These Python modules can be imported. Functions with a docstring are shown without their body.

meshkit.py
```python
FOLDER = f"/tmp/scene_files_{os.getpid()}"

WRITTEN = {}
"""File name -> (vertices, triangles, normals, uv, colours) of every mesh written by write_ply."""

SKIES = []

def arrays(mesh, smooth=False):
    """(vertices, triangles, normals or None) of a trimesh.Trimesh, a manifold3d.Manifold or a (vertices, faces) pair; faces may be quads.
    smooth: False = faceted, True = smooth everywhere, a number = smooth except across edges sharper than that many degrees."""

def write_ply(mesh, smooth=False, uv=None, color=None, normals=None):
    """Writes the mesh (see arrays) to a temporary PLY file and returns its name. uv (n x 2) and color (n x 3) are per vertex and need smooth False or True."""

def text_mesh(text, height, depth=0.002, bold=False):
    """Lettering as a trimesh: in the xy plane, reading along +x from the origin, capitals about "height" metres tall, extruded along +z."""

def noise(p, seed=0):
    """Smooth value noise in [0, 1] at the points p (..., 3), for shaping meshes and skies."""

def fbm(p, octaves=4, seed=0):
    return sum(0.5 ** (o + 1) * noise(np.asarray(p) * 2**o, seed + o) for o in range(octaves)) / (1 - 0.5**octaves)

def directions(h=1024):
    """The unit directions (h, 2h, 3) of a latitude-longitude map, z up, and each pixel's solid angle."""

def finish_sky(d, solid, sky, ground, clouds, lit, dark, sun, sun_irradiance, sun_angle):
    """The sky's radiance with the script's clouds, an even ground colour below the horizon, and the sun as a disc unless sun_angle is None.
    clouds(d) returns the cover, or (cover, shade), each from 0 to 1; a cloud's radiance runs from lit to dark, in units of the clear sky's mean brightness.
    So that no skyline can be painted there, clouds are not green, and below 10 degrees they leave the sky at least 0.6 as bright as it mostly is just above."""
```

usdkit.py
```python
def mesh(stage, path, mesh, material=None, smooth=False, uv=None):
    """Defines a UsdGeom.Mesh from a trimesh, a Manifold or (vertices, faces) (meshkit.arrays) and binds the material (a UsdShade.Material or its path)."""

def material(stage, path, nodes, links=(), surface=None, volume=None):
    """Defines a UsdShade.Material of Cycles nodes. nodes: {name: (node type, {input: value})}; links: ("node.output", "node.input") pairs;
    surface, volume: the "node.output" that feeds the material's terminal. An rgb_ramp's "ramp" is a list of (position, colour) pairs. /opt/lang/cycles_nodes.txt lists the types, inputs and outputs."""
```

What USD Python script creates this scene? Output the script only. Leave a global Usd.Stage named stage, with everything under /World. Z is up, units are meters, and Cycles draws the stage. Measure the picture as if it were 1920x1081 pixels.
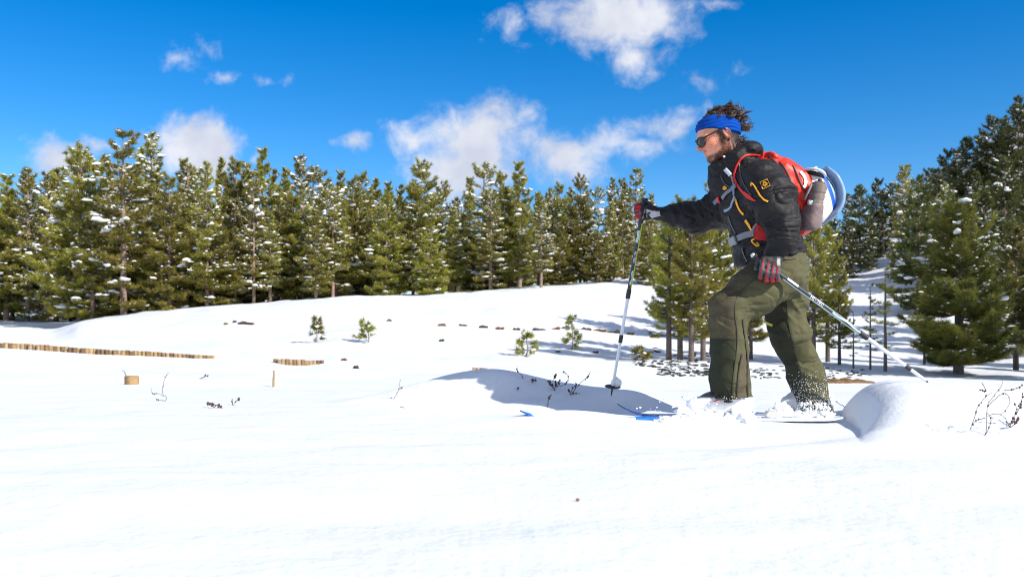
import math, random
import numpy as np, trimesh, shapely
import usdkit, meshkit
from pxr import Usd, UsdGeom, UsdLux, UsdShade, Gf, Sdf, Vt

stage = Usd.Stage.CreateInMemory()
UsdGeom.SetStageUpAxis(stage, UsdGeom.Tokens.z)
UsdGeom.SetStageMetersPerUnit(stage, 1.0)
UsdGeom.Xform.Define(stage, '/World')
UsdGeom.Scope.Define(stage, '/World/Looks')
rng = np.random.default_rng(7)

# ------------------------------------------------------------------ camera, sky, sun, exposure
F, CX, HZ, H = 1700.0, 960.0, 640.0, 0.384          # focal length and horizon of the photograph, eye height over the ski track
APER = 36.0
cam = UsdGeom.Camera.Define(stage, '/World/camera')
cam.CreateHorizontalApertureAttr(APER)
cam.CreateVerticalApertureAttr(APER * 576 / 1024)
cam.CreateFocalLengthAttr(APER * F / 1920)
cam.CreateVerticalApertureOffsetAttr(APER * (HZ - 540.5) / 1920)
cam.CreateClippingRangeAttr(Gf.Vec2f(0.05, 5000))
cam.CreateFStopAttr(5.0)
cam.CreateFocusDistanceAttr(4.5)
cam.CreateExposureAttr(0.52)
cam.AddTranslateOp().Set(Gf.Vec3d(0, 0, H))
cam.AddRotateXOp().Set(90.0)

SUN_EL, SUN_AZ = math.radians(36), math.radians(128)   # azimuth clockwise from +y
SUN = np.array([math.sin(SUN_AZ) * math.cos(SUN_EL), math.cos(SUN_AZ) * math.cos(SUN_EL), math.sin(SUN_EL)])
sun = UsdLux.DistantLight.Define(stage, '/World/sun')
sun.CreateIntensityAttr(1.25)
sun.CreateAngleAttr(0.53)
sun.CreateColorAttr(Gf.Vec3f(1.0, 0.955, 0.88))
sun.GetPrim().CreateAttribute('inputs:normalize', Sdf.ValueTypeNames.Bool).Set(True)
m4 = Gf.Matrix4d(); m4.SetRotate(Gf.Rotation(Gf.Vec3d(0, 0, 1), Gf.Vec3d(*map(float, SUN))))
sun.AddTransformOp().Set(m4)

def sky_material():
    """Physical sky with fair-weather clouds, plus a cloud layer added out of view as fill light."""
    n = {'tc': ('texture_coordinate', {}),
         'sky': ('sky_texture', {'sky_type': 'single_scattering', 'sun_disc': False, 'sun_elevation': SUN_EL, 'sun_rotation': SUN_AZ,
                                 'altitude': 1400.0, 'air_density': 1.0, 'aerosol_density': 0.35, 'ozone_density': 2.0}),
         'grade': ('hsv', {'hue': 0.505, 'saturation': 1.5, 'value': 0.87, 'fac': 1.0}),
         'sep': ('separate_xyz', {}), 'yc': ('math', {'math_type': 'maximum', 'value2': 0.08}),
         'u': ('math', {'math_type': 'divide'}), 'v': ('math', {'math_type': 'divide'}), 'uv': ('combine_xyz', {'z': 0.0}),
         'wn': ('noise_texture', {'scale': 16.0, 'detail': 5.0, 'roughness': 0.6}),
         'wc': ('vector_math', {'vector_math_type': 'subtract', 'vector2': (0.5, 0.5, 0.5)}) if False else ('vector_math', {'math_type': 'subtract', 'vector2': (0.5, 0.5, 0.5)}),
         'ws': ('vector_math', {'math_type': 'multiply', 'vector2': (0.055, 0.04, 0.0)}),
         'wa': ('vector_math', {'math_type': 'add'}),
         'fine': ('noise_texture', {'scale': 26.0, 'detail': 9.0, 'roughness': 0.62, 'distortion': 0.3}),
         'fsub': ('math', {'math_type': 'multiply_add', 'value2': 1.7, 'value3': -0.82}),
         'dens': ('math', {'math_type': 'add'}),
         'cover': ('map_range', {'range_type': 'smoothstep', 'from_min': 0.02, 'from_max': 1.0, 'to_min': 0.0, 'to_max': 0.97, 'clamp': True}),
         'soft': ('noise_texture', {'scale': 11.0, 'detail': 4.0}),
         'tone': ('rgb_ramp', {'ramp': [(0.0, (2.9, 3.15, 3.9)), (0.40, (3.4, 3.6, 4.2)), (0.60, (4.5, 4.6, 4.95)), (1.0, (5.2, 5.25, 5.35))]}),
         'wide': ('noise_texture', {'scale': 3.2, 'detail': 8.0, 'roughness': 0.6}), 'fill_clouds': ('map_range', {'range_type': 'smoothstep', 'from_min': 0.435, 'from_max': 0.565, 'to_min': 0.0, 'to_max': 0.95, 'clamp': True}),  # unseen extra clouds, added beyond the view to brighten shaded snow
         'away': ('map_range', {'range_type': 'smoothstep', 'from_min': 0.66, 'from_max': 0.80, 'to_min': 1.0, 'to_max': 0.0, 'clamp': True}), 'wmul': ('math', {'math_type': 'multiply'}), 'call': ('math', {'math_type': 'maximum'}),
         'mix': ('mix', {'mix_type': 'mix'}), 'bg': ('background_shader', {'strength': 0.135})}
    L = [('tc.generated', 'sep.vector'), ('sep.y', 'yc.value1'), ('sep.x', 'u.value1'), ('yc.value', 'u.value2'), ('sep.z', 'v.value1'), ('yc.value', 'v.value2'),
         ('u.value', 'uv.x'), ('v.value', 'uv.y'), ('uv.vector', 'wn.vector'), ('wn.color', 'wc.vector1'), ('wc.vector', 'ws.vector1'), ('ws.vector', 'wa.vector1'), ('uv.vector', 'wa.vector2'),
         ('uv.vector', 'fine.vector'), ('fine.fac', 'fsub.value1'), ('fsub.value', 'dens.value1')]
    # each cloud: direction as slope (right, up), half sizes, strength
    clouds = [(1165, 30, 165, 92, 1.35), (1195, 100, 80, 58, .8), (1030, 35, 60, 45, .75), (900, 268, 135, 100, 1.25), (860, 320, 130, 90, 1.2), (775, 258, 85, 40, .85), (985, 222, 45, 40, .55),
              (1065, 295, 105, 60, 1.1), (1150, 270, 120, 45, .75), (1250, 228, 110, 34, .72), (1290, 210, 60, 20, .5), (365, 275, 112, 74, 1.6), (400, 300, 75, 50, 1.1), (120, 292, 95, 48, 1.15), (180, 275, 45, 28, .8),
              (945, 50, 46, 48, .5), (335, 112, 62, 26, .40), (380, 95, 30, 34, .34), (418, 146, 44, 13, .46), (500, 152, 34, 10, .25), (665, 266, 46, 24, .85), (1325, 152, 52, 20, .32), (1338, 8, 40, 14, .45), (1385, 127, 18, 10, .15), (490, 290, 22, 20, .7)]
    last = None
    for i, (px, py, rx, ry, s) in enumerate(clouds):
        cu, cv, ru, rv = (px - CX) / F, (HZ - py) / F, rx / F, ry / F
        n[f'e{i}'] = ('vector_math', {'math_type': 'multiply_add', 'vector2': (1 / ru, 1 / rv, 0), 'vector3': (-cu / ru, -cv / rv, 0)})
        n[f'l{i}'] = ('vector_math', {'math_type': 'length'})
        n[f's{i}'] = ('math', {'math_type': 'multiply_add', 'value2': -s, 'value3': s})
        L += [('wa.vector', f'e{i}.vector1'), (f'e{i}.vector', f'l{i}.vector1'), (f'l{i}.value', f's{i}.value1')]
        if last:
            n[f'm{i}'] = ('math', {'math_type': 'maximum'})
            L += [(last, f'm{i}.value1'), (f's{i}.value', f'm{i}.value2')]
            last = f'm{i}.value'
        else:
            last = f's{i}.value'
    L += [(last, 'dens.value2'), ('dens.value', 'cover.value'), ('uv.vector', 'soft.vector'), ('soft.fac', 'tone.fac'), ('sky.color', 'grade.color'), ('grade.color', 'mix.color1'), ('tone.color', 'mix.color2'),
          ('tc.generated', 'wide.vector'), ('wide.fac', 'fill_clouds.value'), ('sep.y', 'away.value'), ('fill_clouds.result', 'wmul.value1'), ('away.result', 'wmul.value2'), ('cover.result', 'call.value1'), ('wmul.value', 'call.value2'), ('call.value', 'mix.fac'), ('mix.color', 'bg.color')]
    return usdkit.material(stage, '/World/Looks/sky_look', n, L, surface='bg.background')

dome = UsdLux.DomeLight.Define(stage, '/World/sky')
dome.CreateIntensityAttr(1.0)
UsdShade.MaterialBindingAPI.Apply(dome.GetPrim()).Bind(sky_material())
dome.GetPrim().SetCustomDataByKey('kind', 'structure')

# ------------------------------------------------------------------ helpers
taken = {}
def numbered(parent, name):
    k = (parent, name); i = taken.get(k, -1) + 1; taken[k] = i
    return f'{parent}/{name}' + (f'_{i:03d}' if i else '')
def tag(prim, label=None, cat=None, group=None, kind=None):
    for k, v in (('label', label), ('category', cat), ('group', group), ('kind', kind)):
        if v: prim.SetCustomDataByKey(k, v)
    return prim
def obj(name, mesh, mat, parent=None, smooth=False, color=None):
    """One Mesh prim under parent (a prim) or under /World; color: per-vertex colours read by the material."""
    path = numbered(str(parent.GetPath()) if parent else '/World', name)
    m = usdkit.mesh(stage, path, mesh, mat, smooth=smooth)
    if color is not None:
        pv = UsdGeom.PrimvarsAPI(m).CreatePrimvar('tint', Sdf.ValueTypeNames.Color3fArray, 'vertex')
        pv.Set(Vt.Vec3fArray.FromNumpy(np.asarray(color, np.float32)))
    return m.GetPrim()
def thing(name, label, cat, loc=(0, 0, 0), rotz=0.0, scale=None, group=None):
    x = UsdGeom.Xform.Define(stage, numbered('/World', name))
    x.AddTranslateOp().Set(Gf.Vec3d(*map(float, loc)))
    if rotz or scale is not None: x.AddRotateZOp().Set(float(rotz))
    if scale is not None: x.AddScaleOp().Set(Gf.Vec3f(*map(float, scale)))
    return tag(x.GetPrim(), label, cat, group)
def copy_of(src, name, label, cat, loc, rotz, scale, group=None):
    r = thing(name, label, cat, loc, rotz, scale, group)
    r.GetReferences().AddInternalReference(src.GetPath()); r.SetInstanceable(True)
    if not group and src.GetCustomDataByKey('group'): r.SetCustomDataByKey('group', '')
    return r
def lin(r, g, b):
    c = np.array([r, g, b]) / 255.0
    return tuple(np.where(c < 0.04045, c / 12.92, ((c + 0.055) / 1.055) ** 2.4))
def W(px, py, d=0.0, Y0=4.5):
    """A point of the place seen at (px, py) of the photograph, d metres beyond the skier's plane."""
    Y = Y0 + d
    return np.array([(px - CX) / F * Y, Y, H - (py - HZ) / F * Y])
def R(p, d=0.0): return p * (4.5 + d) / F
def tube(points, radii, sides=6, cap=True):
    p = np.asarray(points, float); radii = np.broadcast_to(np.asarray(radii, float), (len(p),))
    t = np.gradient(p, axis=0); t /= np.linalg.norm(t, axis=1, keepdims=True) + 1e-12
    ref = np.array([0, 0, 1.0]) if abs(t[:, 2]).mean() < 0.8 else np.array([1.0, 0, 0])
    a = np.cross(t, ref); a /= np.linalg.norm(a, axis=1, keepdims=True) + 1e-12
    b = np.cross(t, a); ang = np.arange(sides) * 2 * np.pi / sides
    v = p[:, None] + radii[:, None, None] * (np.cos(ang)[None, :, None] * a[:, None] + np.sin(ang)[None, :, None] * b[:, None])
    i, j = np.meshgrid(np.arange(len(p) - 1), np.arange(sides), indexing='ij')
    q = np.stack([i * sides + j, i * sides + (j + 1) % sides, (i + 1) * sides + (j + 1) % sides, (i + 1) * sides + j], -1).reshape(-1, 4)
    v = v.reshape(-1, 3); f = np.vstack([q[:, [0, 2, 1]], q[:, [0, 3, 2]]])
    if cap:
        n = len(v); v = np.vstack([v, p[0], p[-1]]); k = np.arange(sides); e = (len(p) - 1) * sides
        f = np.vstack([f, np.stack([np.full(sides, n), k, (k + 1) % sides], 1), np.stack([np.full(sides, n + 1), e + (k + 1) % sides, e + k], 1)])
    return v, f
def join(parts):
    vs, fs, n = [], [], 0
    for v, f in parts:
        vs.append(v); fs.append(np.asarray(f) + n); n += len(v)
    return np.vstack(vs), np.vstack(fs)
def tm(m): return np.array(m.vertices), np.array(m.faces)
def spline(pts, n):
    from scipy.interpolate import CubicSpline, interp1d
    p = np.asarray(pts, float); t = np.r_[0, np.cumsum(np.linalg.norm(np.diff(p, axis=0), axis=1))]
    s = np.linspace(0, t[-1], n)
    if len(p) < 3: return np.stack([np.interp(s, t, p[:, k]) for k in range(p.shape[1])], 1)
    return CubicSpline(t, p)(s)
BALL = trimesh.creation.icosphere(1); BALL2 = trimesh.creation.icosphere(2); BALL0 = trimesh.creation.icosahedron()
def lump(c, r, seed=0, rough=0.35, fine=False):
    b = BALL2 if fine is True else BALL0 if fine == 0.5 else BALL
    v = np.array(b.vertices); k = 1 + rough * (meshkit.noise(v * 1.7 + seed * 3.1, seed) - 0.5) * 2
    return v * k[:, None] * np.asarray(r) + np.asarray(c), np.array(b.faces)

def surfnet(f, lo, hi, h):
    """Mesh of the surface f = 0 (f < 0 inside) by naive surface nets."""
    lo, hi = np.asarray(lo, float), np.asarray(hi, float)
    n = np.ceil((hi - lo) / h).astype(int) + 1
    ax = [lo[k] + h * np.arange(n[k]) for k in range(3)]
    B = 4; nb = -(-n // B); half = B * h * 0.5 * 3 ** .5
    bc = np.stack(np.meshgrid(*[lo[k] + h * (B * np.arange(nb[k]) + (B - 1) / 2) for k in range(3)], indexing='ij'), -1).reshape(-1, 3).astype(np.float32)
    fb = np.concatenate([f(bc[i:i + 200000]) for i in range(0, len(bc), 200000)]).astype(np.float32)
    V = np.repeat(np.repeat(np.repeat(np.sign(fb).reshape(nb), B, 0), B, 1), B, 2)[:n[0], :n[1], :n[2]].copy()
    act = np.repeat(np.repeat(np.repeat((np.abs(fb) < half * 1.7 + .012).reshape(nb), B, 0), B, 1), B, 2)[:n[0], :n[1], :n[2]]
    w_ = np.argwhere(act)
    for i in range(0, len(w_), 300000):
        c = w_[i:i + 300000]
        V[c[:, 0], c[:, 1], c[:, 2]] = f((lo + h * c).astype(np.float32))
    S = V < 0
    cnt = sum(S[a:n[0] - 1 + a, b:n[1] - 1 + b, c:n[2] - 1 + c].astype(np.int8) for a in (0, 1) for b in (0, 1) for c in (0, 1))
    idx = np.argwhere((cnt > 0) & (cnt < 8))
    pos, num = np.zeros((len(idx), 3)), np.zeros(len(idx))
    for k in range(3):
        o = [j for j in range(3) if j != k]
        for a in (0, 1):
            for b in (0, 1):
                c0 = np.zeros(3, int); c0[o[0]], c0[o[1]] = a, b
                c1 = c0.copy(); c1[k] = 1
                i0, i1 = idx + c0, idx + c1
                va, vb = V[i0[:, 0], i0[:, 1], i0[:, 2]], V[i1[:, 0], i1[:, 1], i1[:, 2]]
                m = (va < 0) != (vb < 0)
                t = np.where(m, va / np.where(m, va - vb, 1), 0)
                pos += m[:, None] * (c0 + t[:, None] * (c1 - c0)); num += m
    vert = lo + h * (idx + pos / num[:, None])
    ID = np.full(np.array(n) - 1, -1, np.int32); ID[idx[:, 0], idx[:, 1], idx[:, 2]] = np.arange(len(idx))
    faces = []
    for k in range(3):
        o1, o2 = (k + 1) % 3, (k + 2) % 3
        sl0 = [slice(None)] * 3; sl1 = [slice(None)] * 3; sl0[k] = slice(0, -1); sl1[k] = slice(1, None)
        A, B = S[tuple(sl0)], S[tuple(sl1)]
        e = np.argwhere(A != B)
        e = e[(e[:, o1] > 0) & (e[:, o2] > 0) & (e[:, o1] < n[o1] - 1) & (e[:, o2] < n[o2] - 1)]
        q = []
        for da, db in ((1, 1), (0, 1), (0, 0), (1, 0)):
            c = e.copy(); c[:, o1] -= da; c[:, o2] -= db
            q.append(ID[c[:, 0], c[:, 1], c[:, 2]])
        q = np.stack(q, 1); flip = ~A[e[:, 0], e[:, 1], e[:, 2]]
        q[flip] = q[flip][:, ::-1]
        faces.append(q[(q >= 0).all(1)])
    q = np.vstack(faces)
    return vert, np.vstack([q[:, [0, 1, 2]], q[:, [0, 2, 3]]])
def cone(p, a, b, ra, rb, sy=1.0):
    """Signed distance to a tapered capsule, widened sy times along y."""
    a, b = np.asarray(a, np.float32), np.asarray(b, np.float32)
    ab, ap = b - a, p - a
    if sy != 1.0:
        t = np.clip((ap[:, [0, 2]] @ ab[[0, 2]]) / (ab[[0, 2]] @ ab[[0, 2]] + 1e-12), 0, 1)
        q = ap - t[:, None] * ab
        q = q * np.array([1, 1 / sy, 1], np.float32)
    else:
        t = np.clip((ap @ ab) / (ab @ ab + 1e-12), 0, 1)
        q = ap - t[:, None] * ab
    return np.sqrt((q * q).sum(1)) - (ra + (rb - ra) * t)
def ell(p, c, r):
    r = np.asarray(r, np.float32); q = (p - np.asarray(c, np.float32)) / r
    k0 = np.sqrt((q * q).sum(1)); k1 = np.sqrt(((q / r) ** 2).sum(1)) + 1e-9
    return k0 * (k0 - 1) / k1
def smin(a, b, k):
    h = np.maximum(k - np.abs(a - b), 0) / k
    return np.minimum(a, b) - h * h * k * 0.25
def smax(a, b, k): return -smin(-a, -b, k)
def chain(p, joints, k=0.02, sy=1.0):
    d = None
    for (a, ra), (b, rb) in zip(joints[:-1], joints[1:]):
        c = cone(p, a, b, ra, rb, sy)
        d = c if d is None else smin(d, c, k)
    return d
def grad(f, p, e=0.003):
    g = np.stack([f(p + np.eye(3)[k] * e) - f(p - np.eye(3)[k] * e) for k in range(3)], 1)
    return g / (np.linalg.norm(g, axis=1, keepdims=True) + 1e-12)
def hit(f, px, y0=3.9, y1=5.1):
    """Where lines of sight through the photograph's points px (n x 2) meet the surface f = 0; (points, normals)."""
    px = np.asarray(px, float)
    d = np.stack([(px[:, 0] - CX) / F, np.ones(len(px)), -(px[:, 1] - HZ) / F], 1)
    t = np.full(len(px), y0)
    o = np.array([0, 0, H])
    best, bt = np.full(len(px), 9.0), t.copy(); on = np.arange(len(px))
    for _ in range(70):
        v = f((o + d[on] * t[on][:, None]).astype(np.float32)).astype(float)
        b = v < best[on]; best[on[b]] = v[b]; bt[on[b]] = t[on[b]]
        k = (v > 0.0008) & (t[on] < y1)
        on, v = on[k], v[k]
        if not len(on): break
        t[on] += np.maximum(v, 0.0008) * 0.72
    t = np.where(t >= y1, bt, t)
    p = o + d * t[:, None]
    return p, grad(f, p.astype(np.float32))
def ribbon(P, N, width, thick=0.003, lift=0.0015):
    P = np.asarray(P, float); N = np.asarray(N, float)
    T = np.gradient(P, axis=0); T /= np.linalg.norm(T, axis=1, keepdims=True) + 1e-12
    S = np.cross(T, N); S /= np.linalg.norm(S, axis=1, keepdims=True) + 1e-12
    N = np.cross(S, T)
    w = np.broadcast_to(np.asarray(width, float), (len(P),))[:, None] / 2
    c = [P + N * lift - S * w, P + N * (lift + thick) - S * w * 0.92, P + N * (lift + thick) + S * w * 0.92, P + N * lift + S * w]
    v = np.stack(c, 1).reshape(-1, 3); n = len(P); f = []
    for j in range(4):
        k = (j + 1) % 4; i = np.arange(n - 1)
        f += [np.stack([i * 4 + j, i * 4 + k, (i + 1) * 4 + k], 1), np.stack([i * 4 + j, (i + 1) * 4 + k, (i + 1) * 4 + j], 1)]
    e = (n - 1) * 4
    f.append(np.array([[0, 2, 1], [0, 3, 2], [e, e + 1, e + 2], [e, e + 2, e + 3]]))
    return v, np.vstack(f)
def strap(f, px, width_px, thick=0.003, lift=0.0015, n=28, smoothn=True):
    q = spline(px, n); P, N = hit(f, q)
    ok = np.flatnonzero(np.abs(f(P.astype(np.float32))) < .006)
    runs = np.split(ok, np.flatnonzero(np.diff(ok) > 1) + 1); ok = max(runs, key=len)
    if len(ok) < n and len(ok) > 3:                                  # keep to the stretch that lies on the cloth
        P, N = P[ok[0]:ok[-1] + 1], N[ok[0]:ok[-1] + 1]
        if np.ndim(width_px): width_px = np.asarray(width_px)[ok[0]:ok[-1] + 1]
        n = len(P)
    if smoothn:
        k = np.array([1, 2, 3, 2, 1]) / 9
        for A in (P, N):
            pad = np.vstack([A[:1], A[:1], A, A[-1:], A[-1:]])
            A[1:-1] = sum(k[j] * pad[j:j + n] for j in range(5))[1:-1]
        N /= np.linalg.norm(N, axis=1, keepdims=True)
    return ribbon(P, N, np.asarray(width_px) * P[:, 1].mean() / F, thick, lift)
def decal(f, poly, thick=0.0015, lift=0.001):
    """A flat emblem (shapely polygon in photograph points) lying on the surface f = 0."""
    parts = []
    for g in getattr(poly, 'geoms', [poly]):
        v, t = trimesh.creation.triangulate_polygon(g.segmentize(2.0), engine='earcut')
        P, N = hit(f, v); n = len(v)
        parts.append((np.vstack([P + N * (lift + thick), P + N * lift * 0.2]), np.vstack([t[:, ::-1] if False else t, t[:, ::-1] + n])))
    return join(parts)

# ------------------------------------------------------------------ materials
def mat(name, color, rough=0.6, noise=None, bump=None, creased=None, **kw):
    """Principled colour with optional noise variation (scale, amount) and bump (scale, strength, distance)."""
    n = {'p': ('principled_bsdf', {'roughness': rough, 'base_color': color, **kw}), 'tc': ('texture_coordinate', {})}
    L = []
    if noise:
        s, amt = noise; c = np.array(color)
        n['nz'] = ('noise_texture', {'scale': s, 'detail': 4.0, 'roughness': 0.6})
        n['rp'] = ('rgb_ramp', {'ramp': [(0.25, tuple(c * (1 - amt))), (0.75, tuple(np.minimum(c * (1 + amt), 0.95)))]})
        n['p'][1].pop('base_color')
        L += [('tc.object', 'nz.vector'), ('nz.fac', 'rp.fac'), ('rp.color', 'p.base_color')]
    if bump:
        s, st, di = bump
        n['bn'] = ('noise_texture', {'scale': s, 'detail': 5.0, 'roughness': 0.6})
        n['bp'] = ('bump', {'strength': st, 'distance': di})
        L += [('tc.object', 'bn.vector'), ('bn.fac', 'bp.height'), ('bp.normal', 'p.normal')]
    if bump and creased: wrinkle(n, L, *creased)
    return usdkit.material(stage, f'/World/Looks/{name}', n, L, surface='p.BSDF')
def wrinkle(n, L, scale, strength, dist):
    n['wm'] = ('mapping', {'scale': (1.0, 1.0, 1.7), 'rotation': (0.3, 0.5, 0.0)})
    n['wn'] = ('noise_texture', {'type': 'ridged_multifractal', 'scale': scale, 'detail': 3.0, 'roughness': 0.45, 'distortion': 1.2, 'lacunarity': 2.1, 'offset': 0.9, 'gain': 1.6})
    n['wb'] = ('bump', {'strength': strength, 'distance': dist, 'invert': True})
    L += [('tc.object', 'wm.vector'), ('wm.vector', 'wn.vector'), ('wn.fac', 'wb.height'), ('wb.normal', 'bp.normal')]
def tint_mat(name, rough=0.6, bump=None, amt=0.12, scale=60.0, creased=None, **kw):
    """Base colour from the mesh's own per-vertex dye, with slight noise."""
    n = {'p': ('principled_bsdf', {'roughness': rough, **kw}), 'tc': ('texture_coordinate', {}), 'a': ('attribute', {'attribute': 'tint'}),
         'nz': ('noise_texture', {'scale': scale, 'detail': 4.0}), 'rp': ('rgb_ramp', {'ramp': [(0.3, (1 - amt,) * 3), (0.7, (1 + amt,) * 3)]}), 'mx': ('mix', {'mix_type': 'multiply', 'fac': 1.0})}
    L = [('tc.object', 'nz.vector'), ('nz.fac', 'rp.fac'), ('a.color', 'mx.color1'), ('rp.color', 'mx.color2'), ('mx.color', 'p.base_color')]
    if bump:
        s, st, di = bump
        n['bn'] = ('noise_texture', {'scale': s, 'detail': 5.0, 'roughness': 0.6}); n['bp'] = ('bump', {'strength': st, 'distance': di})
        L += [('tc.object', 'bn.vector'), ('bn.fac', 'bp.height'), ('bp.normal', 'p.normal')]
    if bump and creased: wrinkle(n, L, *creased)
    return usdkit.material(stage, f'/World/Looks/{name}', n, L, surface='p.BSDF')

def snow_material():
    n = {'g': ('geometry', {}), 'a': ('noise_texture', {'scale': 1.1, 'detail': 6.0, 'roughness': 0.55}), 'b': ('noise_texture', {'scale': 34.0, 'detail': 5.0, 'roughness': 0.65}),
         'ba': ('bump', {'strength': 0.6, 'distance': 0.075}), 'bb': ('bump', {'strength': 0.45, 'distance': 0.010}),
         'c': ('noise_texture', {'scale': 0.35, 'detail': 4.0}), 'rp': ('rgb_ramp', {'ramp': [(0.3, (.60, .622, .655)), (0.7, (.675, .695, .725))]}),
         'p': ('principled_bsdf', {'roughness': 0.55, 'specular_ior_level': 0.25})}
    L = [('g.position', 'a.vector'), ('g.position', 'b.vector'), ('a.fac', 'ba.height'), ('b.fac', 'bb.height'), ('ba.normal', 'bb.normal'), ('bb.normal', 'p.normal'),
         ('g.position', 'c.vector'), ('c.fac', 'rp.fac'), ('rp.color', 'p.base_color')]
    return usdkit.material(stage, '/World/Looks/snow_ground', n, L, surface='p.BSDF')
SNOW = snow_material()
SNOW_LUMP = mat('snow_lumps', (.80, .81, .82), 0.6, bump=(9.0, .6, .05))
def needle_material(name, dark, light, olive):
    n = {'g': ('geometry', {}), 'tc': ('texture_coordinate', {}), 'oi': ('object_info', {}),
         'nz': ('noise_texture', {'scale': 1.3, 'detail': 3.0}), 'rp': ('rgb_ramp', {'ramp': [(0.3, dark), (0.52, light), (0.75, olive)]}),
         'h': ('hsv', {'hue': 0.5, 'saturation': 1.0, 'fac': 1.0}), 'vr': ('math', {'math_type': 'multiply_add', 'value2': 0.5, 'value3': 0.75}),
         'hr': ('math', {'math_type': 'multiply_add', 'value2': 0.030, 'value3': 0.479}),
         'd': ('diffuse_bsdf', {'roughness': 0.3}), 't': ('translucent_bsdf', {}), 'm': ('mix_closure', {'fac': 0.28}), 'gl': ('glossy_bsdf', {'roughness': 0.45, 'color': (.6, .6, .55)}), 'm2': ('mix_closure', {'fac': 0.04})}
    L = [('tc.object', 'nz.vector'), ('nz.fac', 'rp.fac'), ('rp.color', 'h.color'), ('oi.random', 'vr.value1'), ('vr.value', 'h.value'), ('oi.random', 'hr.value1'), ('hr.value', 'h.hue'),
         ('h.color', 'd.color'), ('h.color', 't.color'), ('d.BSDF', 'm.closure1'), ('t.BSDF', 'm.closure2'), ('m.closure', 'm2.closure1'), ('gl.BSDF', 'm2.closure2')]
    return usdkit.material(stage, f'/World/Looks/{name}', n, L, surface='m2.closure')
NEEDLE = needle_material('pine_needles', (.12, .13, .02), (.29, .28, .042), (.44, .385, .07))
NEEDLE_D = needle_material('dark_pine_needles', (.045, .058, .016), (.10, .115, .026), (.16, .165, .04))
NEEDLE_M = needle_material('green_pine_needles', (.06, .078, .016), (.15, .16, .028), (.27, .25, .05))
BARK = mat('pine_bark', (.235, .165, .12), 0.9, noise=(7.0, .45), bump=(26.0, .8, .02))
BARK_N = mat('grey_bark', (.115, .088, .072), 0.9, noise=(9.0, .45), bump=(30.0, .8, .02))
EARTH = mat('bare_earth', (.05, .032, .018), 0.95, noise=(6.0, .5), bump=(30.0, .9, .02))
DRYLEAF = mat('dry_leaves', (.12, .062, .02), 0.9, noise=(9.0, .5))
TWIG = mat('dry_twig', (.09, .055, .045), 0.9, noise=(40.0, .4))
# ------------------------------------------------------------------ terrain: one snow sheet
RINGS = np.array([0.5, 1.0, 2.0, 3.0, 4.5, 6.0, 8.0, 12.0, 17.0, 22.0, 27.0, 32.0, 38.0, 45.0, 53.0, 62.0, 75.0, 95.0, 140.0])
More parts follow.
